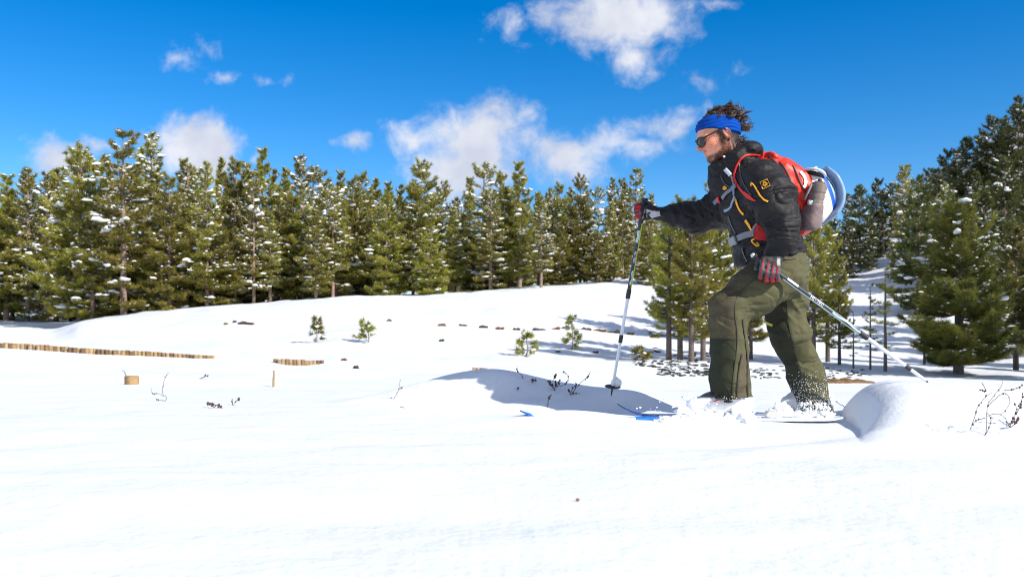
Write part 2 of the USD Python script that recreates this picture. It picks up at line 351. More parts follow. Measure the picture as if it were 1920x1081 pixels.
# columns of the photograph: height of the ground line at 12 m and beyond, as seen (rows above 95 m keep their height)
COLS = {  # ring: 12   17   22   27   32   38   45   53   62   75   95
    0:    (708, 678, 655, 640, 629, 606, 614, 606, 598, 593, 590),
    30:   (709, 679, 656, 642, 634, 622, 622, 606, 598, 593, 590),
    60:   (709, 680, 657, 643, 636, 628, 623, 607, 598, 593, 590),
    95:   (710, 681, 659, 644, 637, 628, 622, 608, 600, 594, 590),
    125:  (711, 682, 660, 645, 636, 620, 611, 606, 601, 596, 591),
    150:  (711, 683, 661, 645, 634, 607, 601, 600, 598, 595, 592),
    200:  (712, 685, 663, 646, 630, 605, 593, 592, 592, 590, 588),
    400:  (716, 692, 670, 650, 629, 602, 578, 571, 572, 572, 572),
    600:  (721, 699, 674, 652, 630, 600, 570, 557, 558, 558, 558),
    860:  (725, 703, 680, 658, 634, 604, 568, 550, 551, 552, 552),
    1050: (727, 705, 684, 663, 640, 606, 565, 535, 535, 536, 536),
    1200: (728, 706, 689, 672, 648, 610, 562, 521, 517, 517, 517),
    1320: (729, 707, 692, 678, 656, 618, 570, 530, 515, 505, 500),
    1450: (730, 708, 695, 682, 664, 628, 585, 545, 520, 490, 470),
    1600: (732, 712, 700, 688, 672, 640, 595, 545, 505, 460, 430),
    1700: (733, 715, 703, 692, 676, 640, 585, 530, 480, 420, 380),
    1800: (735, 719, 708, 696, 678, 640, 575, 505, 440, 370, 320),
    1920: (738, 724, 713, 700, 678, 625, 550, 465, 385, 300, 240),
    2300: (745, 732, 722, 705, 675, 600, 500, 400, 320, 230, 180)}
ck = sorted(COLS)
NEARZ = np.array([0.0, 0, 0, 0, 0, -0.01, -0.06])
def col_z(row):
    z = H - (np.array(row, float) - HZ) / F * RINGS[7:18]
    return np.r_[NEARZ, z, z[-1] + (z[-1] - z[-2]) * 0.2]
TAB = np.array([col_z(COLS[k]) for k in ck])
from scipy.interpolate import RegularGridInterpolator, PchipInterpolator
_uu = np.linspace(ck[0], ck[-1], 420)
TABF = PchipInterpolator(ck, TAB, axis=0)(_uu)
_lr = np.linspace(np.log(RINGS[0]), np.log(RINGS[-1]), 240)
TABF = PchipInterpolator(np.log(RINGS), TABF, axis=1)(_lr)
from scipy.ndimage import gaussian_filter
TABF = gaussian_filter(TABF, (1.0, 1.4))
_tab = RegularGridInterpolator((_uu, _lr), TABF, method='linear')
def bump2(x, y, cx, cy, rx, ry, rot=0.0):
    c, s = math.cos(rot), math.sin(rot); dx, dy = x - cx, y - cy
    a, b = (dx * c + dy * s) / rx, (-dx * s + dy * c) / ry
    return np.exp(-(a * a + b * b))
def sstep(t): t = np.clip(t, 0, 1); return t * t * (3 - 2 * t)
def ground(x, y):
    x, y = np.asarray(x, float), np.asarray(y, float)
    a = np.clip(np.arctan2(x, y), -0.6, 0.65); r = np.hypot(x, y)
    px = np.clip(CX + F * np.tan(a), ck[0], ck[-1])
    z = _tab(np.stack([px, np.log(np.clip(r * np.cos(a), RINGS[0], RINGS[-1]))], -1))
    P = np.stack([x, y, 0 * x], -1)
    far = sstep((r - 9) / 14)
    z = z + far * ((meshkit.fbm(P * 0.11, 3, 5) - .5) * 0.55 + (meshkit.fbm(P * 0.7, 3, 9) - .5) * 0.16) * np.clip(60 / np.maximum(r, 1), 0, 1) ** 0.5
    near = 1 - sstep((r - 25) / 25)
    z = z + near * ((meshkit.fbm(P * 0.9, 4, 21) - .5) * 0.030 + (meshkit.fbm(P * np.array([2.2, 5.5, 1]), 3, 33) - .5) * 0.014)
    # wind-rounded bank at the right, with a steep left end
    edge = 1.575 + 0.035 * np.sin(y * 5.0) + 0.345 * (y - 4.25) + 0.09 * np.clip(4.15 - y, 0, 2)
    front = sstep((y - 3.25 - 0.06 * np.sin(x * 2.1)) / 1.05)
    back = 1 - sstep((y - 4.55) / 0.9)
    tq = np.clip((x - edge) / 0.28, 0, 1); side = (1 - (1 - tq) ** 2.8) * sstep(tq / .06)
    z = z + (0.190 + 0.008 * np.sin(x * 3 + 1) - 0.012 * np.clip(x - 2, 0, 3)) * front * back * side
    # low swells of the foreground
    z = z + 0.030 * bump2(x, y, 1.30, 2.5, .5, .3) + 0.02 * bump2(x, y, .95, 3.1, .5, .22, .6) - 0.03 * bump2(x, y, 1.0, 3.55, .55, .16, .6) + 0.02 * bump2(x, y, -.9, 2.3, .8, .3, -.2) - 0.015 * bump2(x, y, -.2, 2.0, .5, .2)
    z = z + 0.02 * near * (meshkit.fbm(np.stack([x * .8 + y * .5, y * 1.7, 0 * x], -1), 3, 41) - .5)
    # hump between the pole and the left
    yb = np.where(y < 5.62, 5.62 + (y - 5.62) * 1.55, y)
    z = z + 0.185 * bump2(x, yb, -0.10, 5.62, .40, .55) + 0.085 * bump2(x, yb, 0.40, 5.55, .30, .45) + 0.075 * bump2(x, yb, -0.60, 5.7, .42, .45)
    z = z + 0.06 * bump2(x, y, 0.75, 5.25, .22, .2)
    z = z + 0.05 * bump2(x, y, 0.62, 5.35, .20, .22) + 0.045 * bump2(x, y, 0.16, 5.05, .22, .14) + 0.04 * bump2(x, y, -.05, 5.4, .16, .12)
    z = z + 0.045 * bump2(x, y, 0.30, 4.42, .26, .12) + 0.03 * bump2(x, y, -0.4, 5.5, .5, .2)
    # ski track
    z = z + 0.004 * bump2(x, y, 1.0, 4.5, .75, .2)
    # drift lines at the left
    z = z + 0.10 * bump2(x, y, -4.6, 11.5, 1.6, .6, .12) + 0.06 * bump2(x, y, -3.0, 10.2, 1.2, .5, .2)
    return z
def at_ground(px, py=None, y=None, ymin=1.2):
    """The spot on the snow on a line of sight: at distance y, or where the line through (px, py) meets the ground."""
    if y is None:
        Y = np.exp(np.linspace(math.log(ymin), math.log(110), 1600))
        gz = ground((px - CX) / F * Y, Y); lz = H - (py - HZ) / F * Y
        k = np.argmax(gz >= lz) if (gz >= lz).any() else len(Y) - 1
        y = Y[k]
    x = (px - CX) / F * y
    return np.array([x, y, float(ground(np.array([x]), np.array([y]))[0])])

ang = np.radians(np.r_[np.linspace(-180, -45, 50)[:-1], np.linspace(-45, -31, 40)[:-1], np.linspace(-31, 31, 640)[:-1], np.linspace(31, 45, 40)[:-1], np.linspace(45, 180, 50)[:-1]])
rad = np.r_[0.25, np.exp(np.linspace(math.log(.5), math.log(2.6), 55))[:-1], np.linspace(2.6, 7.0, 190)[:-1], np.exp(np.linspace(math.log(7), math.log(140), 190))[:-1], 140, 200, 320, 600, 1500]
RR, AA = np.meshgrid(rad, ang, indexing='ij')
XX, YY = RR * np.sin(AA), RR * np.cos(AA)
ZZ = ground(XX.ravel(), YY.ravel()).reshape(XX.shape)
ZZ = ZZ - np.clip(RR - 140, 0, None) * 0.02
nr, na = RR.shape
i, j = np.meshgrid(np.arange(nr - 1), np.arange(na), indexing='ij'); j2 = (j + 1) % na
q = np.stack([i * na + j, i * na + j2, (i + 1) * na + j2, (i + 1) * na + j], -1).reshape(-1, 4)
tv = np.vstack([np.stack([XX, YY, ZZ], -1).reshape(-1, 3), [[0, 0, ZZ[0].mean()]]])
tf = np.vstack([q[:, [0, 2, 1]], q[:, [0, 3, 2]], np.stack([np.arange(na), np.full(na, nr * na), (np.arange(na) + 1) % na], 1)[:, [0, 2, 1]]])
nz = np.cross(tv[tf[:, 1]] - tv[tf[:, 0]], tv[tf[:, 2]] - tv[tf[:, 0]])[:, 2]
tf[nz < 0] = tf[nz < 0][:, ::-1]
tag(obj('snow_ground', (tv, tf), SNOW, smooth=True), kind='structure')

# ------------------------------------------------------------------ pines
def pine_meshes(seed, height, radius, bare, whorls, tuft, nneedle, nlen, nwid, fullness=1.0, snow=40, snow_r=(.16, .34), trunk_r=None, lean=0.02, top_round=0.5, lift=0.0):
    """(trunk, limbs, needles, snow) of a pine as (vertices, faces)."""
    g = np.random.default_rng(seed)
    tr = trunk_r or height * 0.014 + 0.02
    zz = np.linspace(0, height * 0.985, 12)
    wob = np.cumsum(g.normal(0, lean * height / 40, (12, 2)), 0); wob -= wob[0]
    axis = np.stack([wob[:, 0], wob[:, 1], zz], 1)
    tpts = axis.copy(); tpts[0, 2] = -0.4
    trunk = tube(tpts, tr * (1 - zz / height) ** 0.8 + 0.008, 8)
    def along(t): return np.array([np.interp(t * height, zz, axis[:, k]) for k in range(3)])
    limbs, tips, pads = [], [], []
    for w in range(whorls):
        t = bare + (1 - bare) * (w + g.uniform(-.3, .3)) / whorls
        t = min(max(t, bare), 0.985)
        s = (t - bare) / (1 - bare)
        prof = max(0.13, min(1.0, (1 - s) ** (0.50 + 0.35 * (1 - top_round)) * 1.15) * min(1, 0.74 + s * 1.5)) * g.uniform(.82, 1.12)
        nb = int(g.integers(4, 7)) if s < .9 else 4
        az0 = g.uniform(0, 2 * np.pi)
        for b in range(nb):
            if g.random() > 0.93 * fullness + .05: continue
            L = radius * prof * g.uniform(.62, 1.18)
            az = az0 + 2 * np.pi * b / nb + g.normal(0, .35); t_b = np.clip(t + g.normal(0, .55 / whorls), bare * .9, .985)
            pitch = np.radians(-12 + lift + 50 * s ** 1.4 + g.normal(0, 7))
            d = np.array([math.cos(az) * math.cos(pitch), math.sin(az) * math.cos(pitch), math.sin(pitch)])
            u = np.linspace(0, 1, 6)
            p0 = along(t_b)
            pts = p0 + d * (L * u)[:, None] + np.array([0, 0, 1]) * (0.20 * L * u ** 2.2 - 0.10 * L * np.sin(u * np.pi))[:, None]
            limbs.append(tube(pts, np.linspace(max(.006, tr * .28 * (1 - s * .6)), .005, 6), 4, cap=False))
            nsub = max(3, int(L / tuft))
            side = np.cross(d, [0, 0, 1]); side /= np.linalg.norm(side) + 1e-9
            for k in range(nsub):
                uu = 0.22 + 0.78 * (k + g.uniform(0, .9)) / nsub; uu = min(uu, 1)
                base = np.array([np.interp(uu, u, pts[:, c]) for c in range(3)])
                for sg in (-1, 1):
                    l2 = L * (0.36 * (1.12 - uu) + .06) * g.uniform(.6, 1.3)
                    d2 = d * .75 + side * sg * g.uniform(.5, 1.0) + np.array([0, 0, g.uniform(.0, .35)]); d2 /= np.linalg.norm(d2)
                    e = base + d2 * l2
                    if l2 > tuft * .7: limbs.append(tube(np.array([base, e]), [.007, .004], 3, cap=False))
                    m = max(1, int(l2 / (tuft * .8)))
                    for q in range(m):
                        tips.append((base + d2 * l2 * (q + 1) / m, d2 + np.array([0, 0, .35])))
                if g.random() < .5: tips.append((base, d + np.array([0, 0, .6])))
            tips.append((pts[-1], d + np.array([0, 0, .5])))
            pads.append((pts, L, s, side, u))
    tips.append((along(.985), np.array([0, 0, 1.0])))
    C = np.array([c for c, _ in tips]); D = np.array([d for _, d in tips]); D /= np.linalg.norm(D, axis=1, keepdims=True)
    n = len(C); C = np.repeat(C, nneedle, 0); D = np.repeat(D, nneedle, 0)
    rd = g.normal(0, 1, C.shape); rd -= (rd * D).sum(1, keepdims=True) * D; rd /= np.linalg.norm(rd, axis=1, keepdims=True) + 1e-9
    sp = g.uniform(.25, 1.25, len(C))[:, None]
    nd = D * np.cos(sp) + rd * np.sin(sp)
    ln = nlen * g.uniform(.65, 1.2, len(C))[:, None]
    st = C + D * g.uniform(-.5, .35, len(C))[:, None] * nlen * .8
    sd = np.cross(nd, g.normal(0, 1, C.shape)); sd /= np.linalg.norm(sd, axis=1, keepdims=True) + 1e-9
    v = np.stack([st - sd * nwid / 2, st + sd * nwid / 2, st + nd * ln], 1).reshape(-1, 3)
    f = np.arange(len(v)).reshape(-1, 3)
    lumps = []
    if pads:
        ln_ = np.array([p[1] for p in pads]); order = g.choice(len(pads), min(snow, 12 * len(pads)), p=ln_ / ln_.sum())
        for k_, k in enumerate(order):
            pts, L, s, side, u = pads[k]
            if g.random() > .4 + .6 * s and k_ % 3: continue
            uu = g.uniform(.3, 1.0)
            c = np.array([np.interp(uu, u, pts[:, q]) for q in range(3)]) + side * g.normal(0, .2 * L) + np.array([0, 0, .02 + nlen * .22])
            big = k_ % 9 == 0 and s < .85
            r = (g.uniform(*snow_r) * (1.5 if g.random() < .2 else 1)) if big else g.uniform(snow_r[0] * .3, snow_r[1] * .5)
            dirp = pts[-1] - pts[0]; dirp /= np.linalg.norm(dirp) + 1e-9
            vv, ff = lump((0, 0, 0), (r, r * g.uniform(.45, .9), r * g.uniform(.28, .5)), int(g.integers(1 << 20)), .75, False if big else 0.5)
            vv[:, 2] = np.where(vv[:, 2] < 0, vv[:, 2] * .5, vv[:, 2])
            az = math.atan2(dirp[1], dirp[0]); cz, sz = math.cos(az), math.sin(az)
            vv = np.stack([vv[:, 0] * cz - vv[:, 1] * sz, vv[:, 0] * sz + vv[:, 1] * cz, vv[:, 2] + vv[:, 0] * dirp[2] * .3], 1)
            lumps.append((vv + c, ff))
    return trunk, join(limbs), (v, f), (join(lumps) if lumps else None)

KINDS = {}
def pine(kind, name, label, loc, rotz, scale, group=None):
    """First pine of a kind is built, later ones repeat its parts."""
    if kind in KINDS:
        return copy_of(KINDS[kind], name, label, 'tree', loc, rotz, scale, group)
    t = thing(name, label, 'tree', loc, rotz, scale, group)
    tr, lb, nd, sn = pine_meshes(**SPEC[kind])
    bk = BARK_N if 'near' in kind or kind == 'sapling' else BARK
    obj('trunk', tr, bk, t, smooth=True); obj('limbs', lb, bk, t)
    obj('crown', nd, NEEDLE_D if kind.startswith('dark') else NEEDLE_M if kind == 'bushy_near' else NEEDLE, t)
    if sn is not None: obj('snow_clumps', sn, SNOW_LUMP, t, smooth=True)
    KINDS[kind] = t
    return t
far = dict(tuft=.17, nneedle=19, nlen=.21, nwid=.026)
close = dict(tuft=.10, nneedle=22, nlen=.14, nwid=.012)
SPEC = {  # nominal height 8 m far pines, 5 m near ones
    'broad': dict(seed=1, height=8, radius=2.1, bare=.05, whorls=25, top_round=.7, snow=700, snow_r=(.12, .26), **far),
    'full': dict(seed=2, height=8, radius=1.85, bare=.04, whorls=26, snow=520, top_round=.8, snow_r=(.11, .24), **far),
    'slim': dict(seed=3, height=8, radius=1.35, bare=.10, whorls=26, snow=560, snow_r=(.11, .22), **far),
    'pale_trunk': dict(seed=4, height=8, radius=1.4, bare=.2, whorls=21, snow=620, fullness=.8, trunk_r=.12, snow_r=(.11, .24), **far),
    'snowy': dict(seed=5, height=8, radius=1.6, bare=.06, whorls=24, snow=1500, snow_r=(.12, .27), **far),
    'open_top': dict(seed=6, height=8, radius=1.7, bare=.08, whorls=20, snow=700, fullness=.85, top_round=.9, snow_r=(.12, .25), **far),
    'old': dict(seed=7, height=8, radius=1.75, bare=.16, whorls=17, snow=750, fullness=.72, top_round=1.0, trunk_r=.13, lean=.06, snow_r=(.12, .28), **far),
    'dark_broad': dict(seed=8, height=8, radius=2.1, bare=.06, whorls=24, snow=480, top_round=.8, snow_r=(.12, .3), **far),
    'dark_slim': dict(seed=9, height=8, radius=1.55, bare=.08, whorls=24, snow=420, top_round=.6, snow_r=(.12, .26), **far),
    'near': dict(seed=11, height=5, radius=1.05, bare=.20, whorls=22, snow=330, snow_r=(.05, .12), trunk_r=.10, fullness=.74, top_round=.75, lift=8, **close),
    'near_b': dict(seed=12, height=5, radius=.95, bare=.27, whorls=20, snow=330, snow_r=(.05, .12), trunk_r=.09, fullness=.7, top_round=.75, lift=8, **close),
    'bushy_near': dict(seed=13, height=5, radius=1.6, bare=.08, whorls=27, lift=8, fullness=.9, snow=1000, snow_r=(.06, .15), trunk_r=.14, lean=.03, top_round=.8, tuft=.10, nneedle=26, nlen=.15, nwid=.014),
    'sapling': dict(seed=14, height=3, radius=.38, bare=.30, whorls=9, tuft=.10, nneedle=14, nlen=.10, nwid=.009, snow=40, snow_r=(.04, .08), fullness=.55, trunk_r=.035),
}
def place(kind, px, Y, top, label, group=None, width=1.0, rot=None, base=None, name='pine_tree'):
    x = (px - CX) / F * Y
    z = float(ground(np.array([x]), np.array([Y]))[0]) - 0.05
    h = H - (top - HZ) / F * Y - z
    s = h / SPEC[kind]['height']
    return pine(kind, name, label, (x, Y, z), rng.uniform(0, 360) if rot is None else rot, (s * width, s * width, s), group)

front = [  # kind, px, distance, treetop row, width, label
    ('slim', 12, 61, 330, 1.2, 'olive pine cut by the left edge of the photo'),
    ('pale_trunk', 52, 60, 316, 1.0, 'pine with sparse crown left of the cloud, second from the left edge'),
    ('broad', 150, 52, 277, 1.0, 'broad dark pine standing over the shaded snow hollow'),
    ('open_top', 232, 50, 248, 1.1, 'tallest pine of the left wood, its top left of the big cloud'),
    ('snowy', 283, 57, 250, .8, 'pine with a dark snow-dusted tip in front of the white cloud'),
    ('full', 318, 50, 330, .9, 'rounded green pine below the middle of the left cloud'),
    ('pale_trunk', 388, 50, 305, .9, 'pine with long pale bare trunk rising from the left hill crest'),
    ('full', 443, 57, 300, .85, 'dense pine just right of the left cloud'),
    ('old', 476, 51, 335, .8, 'lean pine with a pair of pale trunks behind the crest'),
    ('slim', 492, 55, 282, 1.0, 'pointed pine with the highest top right of the left cloud'),
    ('snowy', 562, 57, 292, .9, 'snow-loaded pine with knobbly top in the middle of the left wood'),
    ('slim', 536, 56, 318, .9, 'narrow pine with white branch ends beside the knobbly one'),
    ('old', 624, 52, 345, .95, 'pine with tan trunk standing in a gap above the two saplings'),
    ('full', 662, 56, 335, .8, 'low rounded pine left of the wide pine with open gap beside it'),
    ('broad', 790, 54, 303, 1.02, 'wide cone-shaped pine standing clear against the sky under the middle cloud'),
    ('old', 906, 54, 305, .95, 'snow-patched pine at the right end of the middle cloud'),
    ('slim', 974, 53, 305, 1.15, 'tall thin-tipped pine with bare upper trunk, right of the snow-patched pine'),
    ('full', 1050, 58, 345, .8, 'shorter pine left of the far hand with a dip of sky beside it'),
    ('broad', 1088, 55, 330, .8, 'cone-shaped pine with white ledges, second left of the upright pole'),
    ('snowy', 1148, 58, 335, .7, 'snowy pine directly left of the gloved far hand'),
    ('open_top', 1193, 56, 318, .95, 'pine whose layered top rises above the gloved far hand'),
]
for k, px, Y, top, w, lab in front:
    place(k, px, Y, top, lab, None, w)
GB = 'pines filling the wood behind the front row'
back = [(-30, 60, 335), (85, 60, 325), (105, 64, 318), (190, 62, 290), (262, 64, 280), (345, 62, 300), (365, 68, 318), (415, 64, 300), (462, 66, 305), (515, 66, 320), (585, 64, 312), (605, 68, 322), (640, 62, 322),
        (680, 64, 325), (705, 66, 338), (728, 70, 350), (752, 66, 348), (830, 66, 338), (858, 74, 372), (880, 64, 335), (940, 64, 325), (1008, 66, 362), (1028, 70, 360), (1070, 68, 352), (1122, 66, 350), (1165, 70, 338), (1222, 66, 365), (1248, 72, 395), (1290, 75, 405), (1340, 74, 400), (1380, 72, 395), (1430, 74, 390)]
for n, (px, Y, top) in enumerate(back):
    place(['slim', 'snowy', 'pale_trunk', 'old', 'open_top', 'slim', 'full'][n % 7], px, Y, top, 'olive green pine in the packed wood behind the front trees', GB, rng.uniform(.75, 1.0))
for n in range(26):
    px = 10 + n * 47 + rng.uniform(-14, 14)
    top = float(np.interp(px, [0, 100, 230, 300, 400, 490, 600, 700, 790, 860, 910, 980, 1050, 1110, 1200], [345, 310, 285, 300, 318, 312, 325, 345, 330, 372, 330, 330, 360, 348, 340])) + rng.uniform(0, 40)
    place(['slim', 'pale_trunk', 'open_top', 'old', 'slim'][n % 5], px, 53.5 + (n * 3 % 4) * 1.5 + (8 if px < 160 else 0), top, 'slender olive pine between the taller trees of the front row', 'slender pines in the front row of the wood', rng.uniform(.8, 1.05))
GL = 'low pines along the hill crest'
for n, px in enumerate(range(-20, 1240, 41)):
    Y = 50.5 + (n * 7 % 5) * 1.2
    if px < 170: Y = 63 + (n % 3) * 3
    place(['full', 'open_top', 'broad', 'slim', 'full', 'pale_trunk'][(n * 5) % 6], px + rng.uniform(-12, 12), Y, 415 + rng.uniform(-60, 45), 'lower green pine filling the front of the wood along the snow crest', GL, rng.uniform(1.05, 1.4))
GD = 'shaded pines deep in the wood'
for n, px in enumerate(range(-60, 1450, 58)):
    place(['full', 'broad', 'snowy'][n % 3], px, 78 + (n % 4) * 4, 385 + rng.uniform(-15, 25), 'pine deep in the wood showing only in gaps between nearer crowns', GD, 1.2)

# right-hand slope
right = [
    ('snowy', 1693, 54, 312, .85, 'pine with bare dark foot standing alone on the snowy right slope'),
    ('dark_slim', 1612, 62, 345, 1.1, 'dark pine on the ridge just right of the backpack'),
    ('dark_broad', 1645, 66, 338, .9, 'ridge pine between the backpack and the bright-topped pine'),
    ('open_top', 1700, 66, 310, .8, 'pine with sunlit feathery top on the right ridge'),
    ('dark_broad', 1775, 60, 284, .85, 'dark pine left of the steep right-hand rise'),
    ('dark_slim', 1812, 58, 255, 1.1, 'dark pine with spreading boughs, third from the right edge on the rise'),
    ('dark_broad', 1862, 58, 222, .9, 'dark tall pine second from the right edge on the rise'),
    ('dark_broad', 1910, 56, 188, .9, 'highest dark pine cut by the right edge of the photo'),
    ('dark_broad', 1885, 44, 300, .8, 'snow-flecked pine halfway up the right edge'),
    ('snowy', 1770, 46, 345, .7, 'snow-laden pine rising behind the big green pine'),
    ('dark_broad', 1950, 38, 330, .8, 'pine whose left boughs with snow reach in at the right edge'),
]
for k, px, Y, top, w, lab in right:
    place(k, px, Y, top, lab, None, w)
for k, px, Y, top, w, lab in [('dark_broad', 1722, 45, 335, .8, 'dark pine directly left behind the big bushy pine'), ('dark_slim', 1845, 37, 352, .95, 'dark pine directly right behind the big bushy pine'), ('dark_broad', 1888, 33, 420, .8, 'dark pine low at the right edge, right of the big bushy pine'), ('dark_broad', 1757, 51, 322, .8, 'dark pine rising behind the top of the big bushy pine')]:
    place(k, px, Y, top, lab, None, w)
GR = 'dark pines packed on the right slope'
for n, (px, Y, top) in enumerate([(1560, 70, 400), (1590, 70, 362), (1670, 74, 345), (1725, 70, 330), (1745, 64, 318), (1795, 68, 280), (1840, 70, 250), (1885, 72, 215), (1935, 66, 185), (1960, 72, 200), (1520, 74, 395), (1830, 52, 320), (1925, 50, 300), (1490, 70, 400), (1980, 55, 230), (1630, 60, 400), (1590, 58, 420), (1655, 64, 395), (1735, 56, 370), (1570, 64, 430)]):
    place(['dark_broad', 'dark_slim'][n % 2], px, Y, top, 'dark pine in the packed wood on the right slope', GR, rng.uniform(.85, 1.1))

near = [
    ('near', 1254, 25.5, 392, .95, 'young pine with grey trunk, leftmost of the four beside the front leg'),
    ('near_b', 1275, 27.0, 372, .95, 'young pine with thick trunk, second of the four beside the front leg'),
    ('near', 1296, 25.0, 382, .9, 'young pine with thick trunk, third of the four beside the front leg'),
    ('near_b', 1318, 26.5, 392, .95, 'young pine nearest the front leg, last of the four with grey trunks'),
    ('open_top', 1300, 35.0, 395, .9, 'taller pine standing in the group behind the four grey-trunked young pines'),
    ('open_top', 1338, 34.0, 344, .85, 'tall pine whose tip shows in the sky above the forearm'),
    ('full', 1395, 36.0, 380, .9, 'pine hidden behind the torso and front thigh'),
    ('near', 1408, 27.0, 430, .8, 'young pine seen between the two legs'),
    ('near_b', 1350, 28.0, 400, .8, 'young pine hidden behind the front thigh'),
    ('near', 1525, 25.5, 405, .85, 'bushy young pine right behind the rear leg'),
    ('near_b', 1552, 27.0, 425, .9, 'young pine under the backpack with bare foot on the snow'),
    ('near', 1574, 26.0, 480, .75, 'smaller young pine right of the one under the backpack'),
    ('bushy_near', 1797, 23.5, 372, 1.0, 'big bushy green pine with thick trunk behind the snow bank'),
    ('near_b', 1733, 27.5, 520, .8, 'small pine with thin trunk tucked left of the big bushy pine'),
    ('near', 1905, 27.0, 420, .9, 'young pine at the right edge beside the big bushy pine'),
    ('sapling', 1632, 24.5, 535, 1.0, 'thin sapling pine with few twigs, left of the pair above the lowered pole'),
    ('sapling', 1660, 24.0, 505, 1.25, 'thin taller sapling pine, right of the pair above the lowered pole'),
    ('sapling', 1600, 25.0, 585, 1.2, 'short sapling pine beside the foot of the young pines behind the rear leg'),
]
for k, px, Y, top, w, lab in near:
    place(k, px, Y, top, lab, None, w)

for k, px, Y, top, lab in [('dark_broad', 2010, 25, 330, 'dark pine just beyond the right edge of the view, nearest the bushy pine'), ('dark_slim', 2075, 21, 300, 'dark slim pine beyond the right edge of the view'), ('dark_broad', 2130, 28, 320, 'dark broad pine farthest beyond the right edge of the view'), ('dark_slim', 2040, 33, 330, 'dark slim pine beyond the right edge, behind the other three')]:
    place(k, px, Y, top, lab)
# ------------------------------------------------------------------ small plants on the slope
def bushy(name, label, px, py, top, width, seed, lean=0.0, dense=26, cat='sapling'):
    """Little snow-bitten pine seedling: bent stem and needle tufts."""
    p = at_ground(px, py, ymin=12); Y = p[1]; g = np.random.default_rng(seed)
    h = (py - top) / F * Y; w = width / F * Y
    t = thing(name, label, cat, p)
    u = np.linspace(0, 1, 6)
    stem = np.stack([lean * w * u ** 1.5 + 0.06 * w * np.sin(u * 6), 0 * u, h * u - .05 * (u == 0)], 1)
    parts, nd, sn = [tube(stem, np.linspace(.022, .006, 6), 5)], [], []
    for k in range(dense):
        s = g.uniform(.04, 1); c = np.array([np.interp(s, u, stem[:, q]) for q in range(3)])
        az = g.uniform(0, 2 * np.pi); L = w * .55 * (1.05 - s) * g.uniform(.4, 1.1) + .05
        e = c + np.array([math.cos(az) * L, math.sin(az) * L, L * g.uniform(.0, .5)])
        parts.append(tube(np.array([c, e]), [.007, .004], 3))
        d = (e - c) / np.linalg.norm(e - c)
        for q in range(40):
            r_ = g.normal(0, 1, 3); r_ -= r_ @ d * d; r_ /= np.linalg.norm(r_)
            a = g.uniform(.3, 1.2); dd = d * math.cos(a) + r_ * math.sin(a)
            o = c + (e - c) * g.uniform(.45, 1.05); s_ = np.cross(dd, g.normal(0, 1, 3)); s_ *= .012 / np.linalg.norm(s_)
            nd.append((o - s_, o + s_, o + dd * g.uniform(.10, .19)))
        if g.random() < .12: sn.append(lump(e + [0, 0, .02], (.07, .06, .035), int(g.integers(9999)), .5))
    obj('stem', join(parts), BARK, t)
    v = np.array(nd).reshape(-1, 3); obj('needles', (v, np.arange(len(v)).reshape(-1, 3)), NEEDLE, t)
    if sn: obj('snow_clumps', join(sn), SNOW_LUMP, t, smooth=True)
bushy('pine_seedling', 'upright green seedling on the open slope, left of the two under the wood', 592, 642, 594, 34, 31, .1)
bushy('pine_seedling', 'bent green seedling with drooping side on the open slope, right of the upright one', 690, 642, 600, 44, 32, -.1)
bushy('pine_seedling', 'low brownish seedling clump below the row of earth patches', 986, 667, 620, 48, 33, .1)
bushy('pine_seedling', 'tall thin seedling in front of the row of earth patches', 1072, 655, 590, 30, 34, .1, 30)
bushy('pine_seedling', 'dark little bush in the shade left of the young pine trunks', 1203, 676, 652, 36, 35, .0, 16)

def patch_mesh(w, h, seed):
    """A gap in the snow: a low ragged clod standing out of the slope."""
    g = np.random.default_rng(seed); parts = []
    n = max(2, int(w / .25))
    for k in range(n):
        x = (k + .5) / n * w - w / 2
        parts.append(lump((x, g.uniform(-.04, .04), h * .1), (w / n * .75, .09, h * g.uniform(.4, .75)), seed * 31 + k, .7))
    return join(parts)
patches = [(828, 611, 14), (867, 611, 14), (907, 614, 14), (938, 617, 14), (968, 618, 12), (1010, 619, 20), (1042, 617, 14), (1060, 616, 14), (1098, 618, 18), (1124, 621, 22), (1152, 624, 20), (1183, 627, 12), (1228, 633, 16), (462, 608, 28), (440, 604, 7), (424, 608, 6), (1117, 662, 9), (1046, 660, 8), (730, 602, 8), (828, 639, 9), (668, 690, 8), (645, 675, 8)]
patches[:13] = sorted(patches[:13])
for n, (px, py, w) in enumerate(patches):
    p = at_ground(px, py, ymin=12); s = p[1] / F
    o = obj('earth_patch', (lambda m: (m[0] + p, m[1]))(patch_mesh(w * s, 5.5 * s, 50 + n)), EARTH if n % 3 else DRYLEAF, smooth=True)
    row = n < 13
    nth = ['first', 'second', 'third', 'fourth', 'fifth', 'sixth', 'seventh', 'eighth', 'ninth', 'tenth', 'eleventh', 'twelfth', 'last'][min(n, 12)]
    tag(o, f'{nth} brown earth gap from the left in the dotted row across the slope' if row else ['wide brown patch of leaf litter on the left slope below the wood', 'dark brown clod right beside the leaf litter on the left slope', 'small brown clod left of the leaf litter on the left slope', 'brown clod on the snow left of the upright pole', 'tiny clod right of the low brownish seedling', 'tiny dark clod right of the bent seedling', 'tiny clod on open snow below the start of the earth row', 'dark crumb on the snow left of the hump', 'tiny crumb of earth right of the short log edging'][n - 13], 'earth patch', 'row of earth patches across the slope' if row else None)

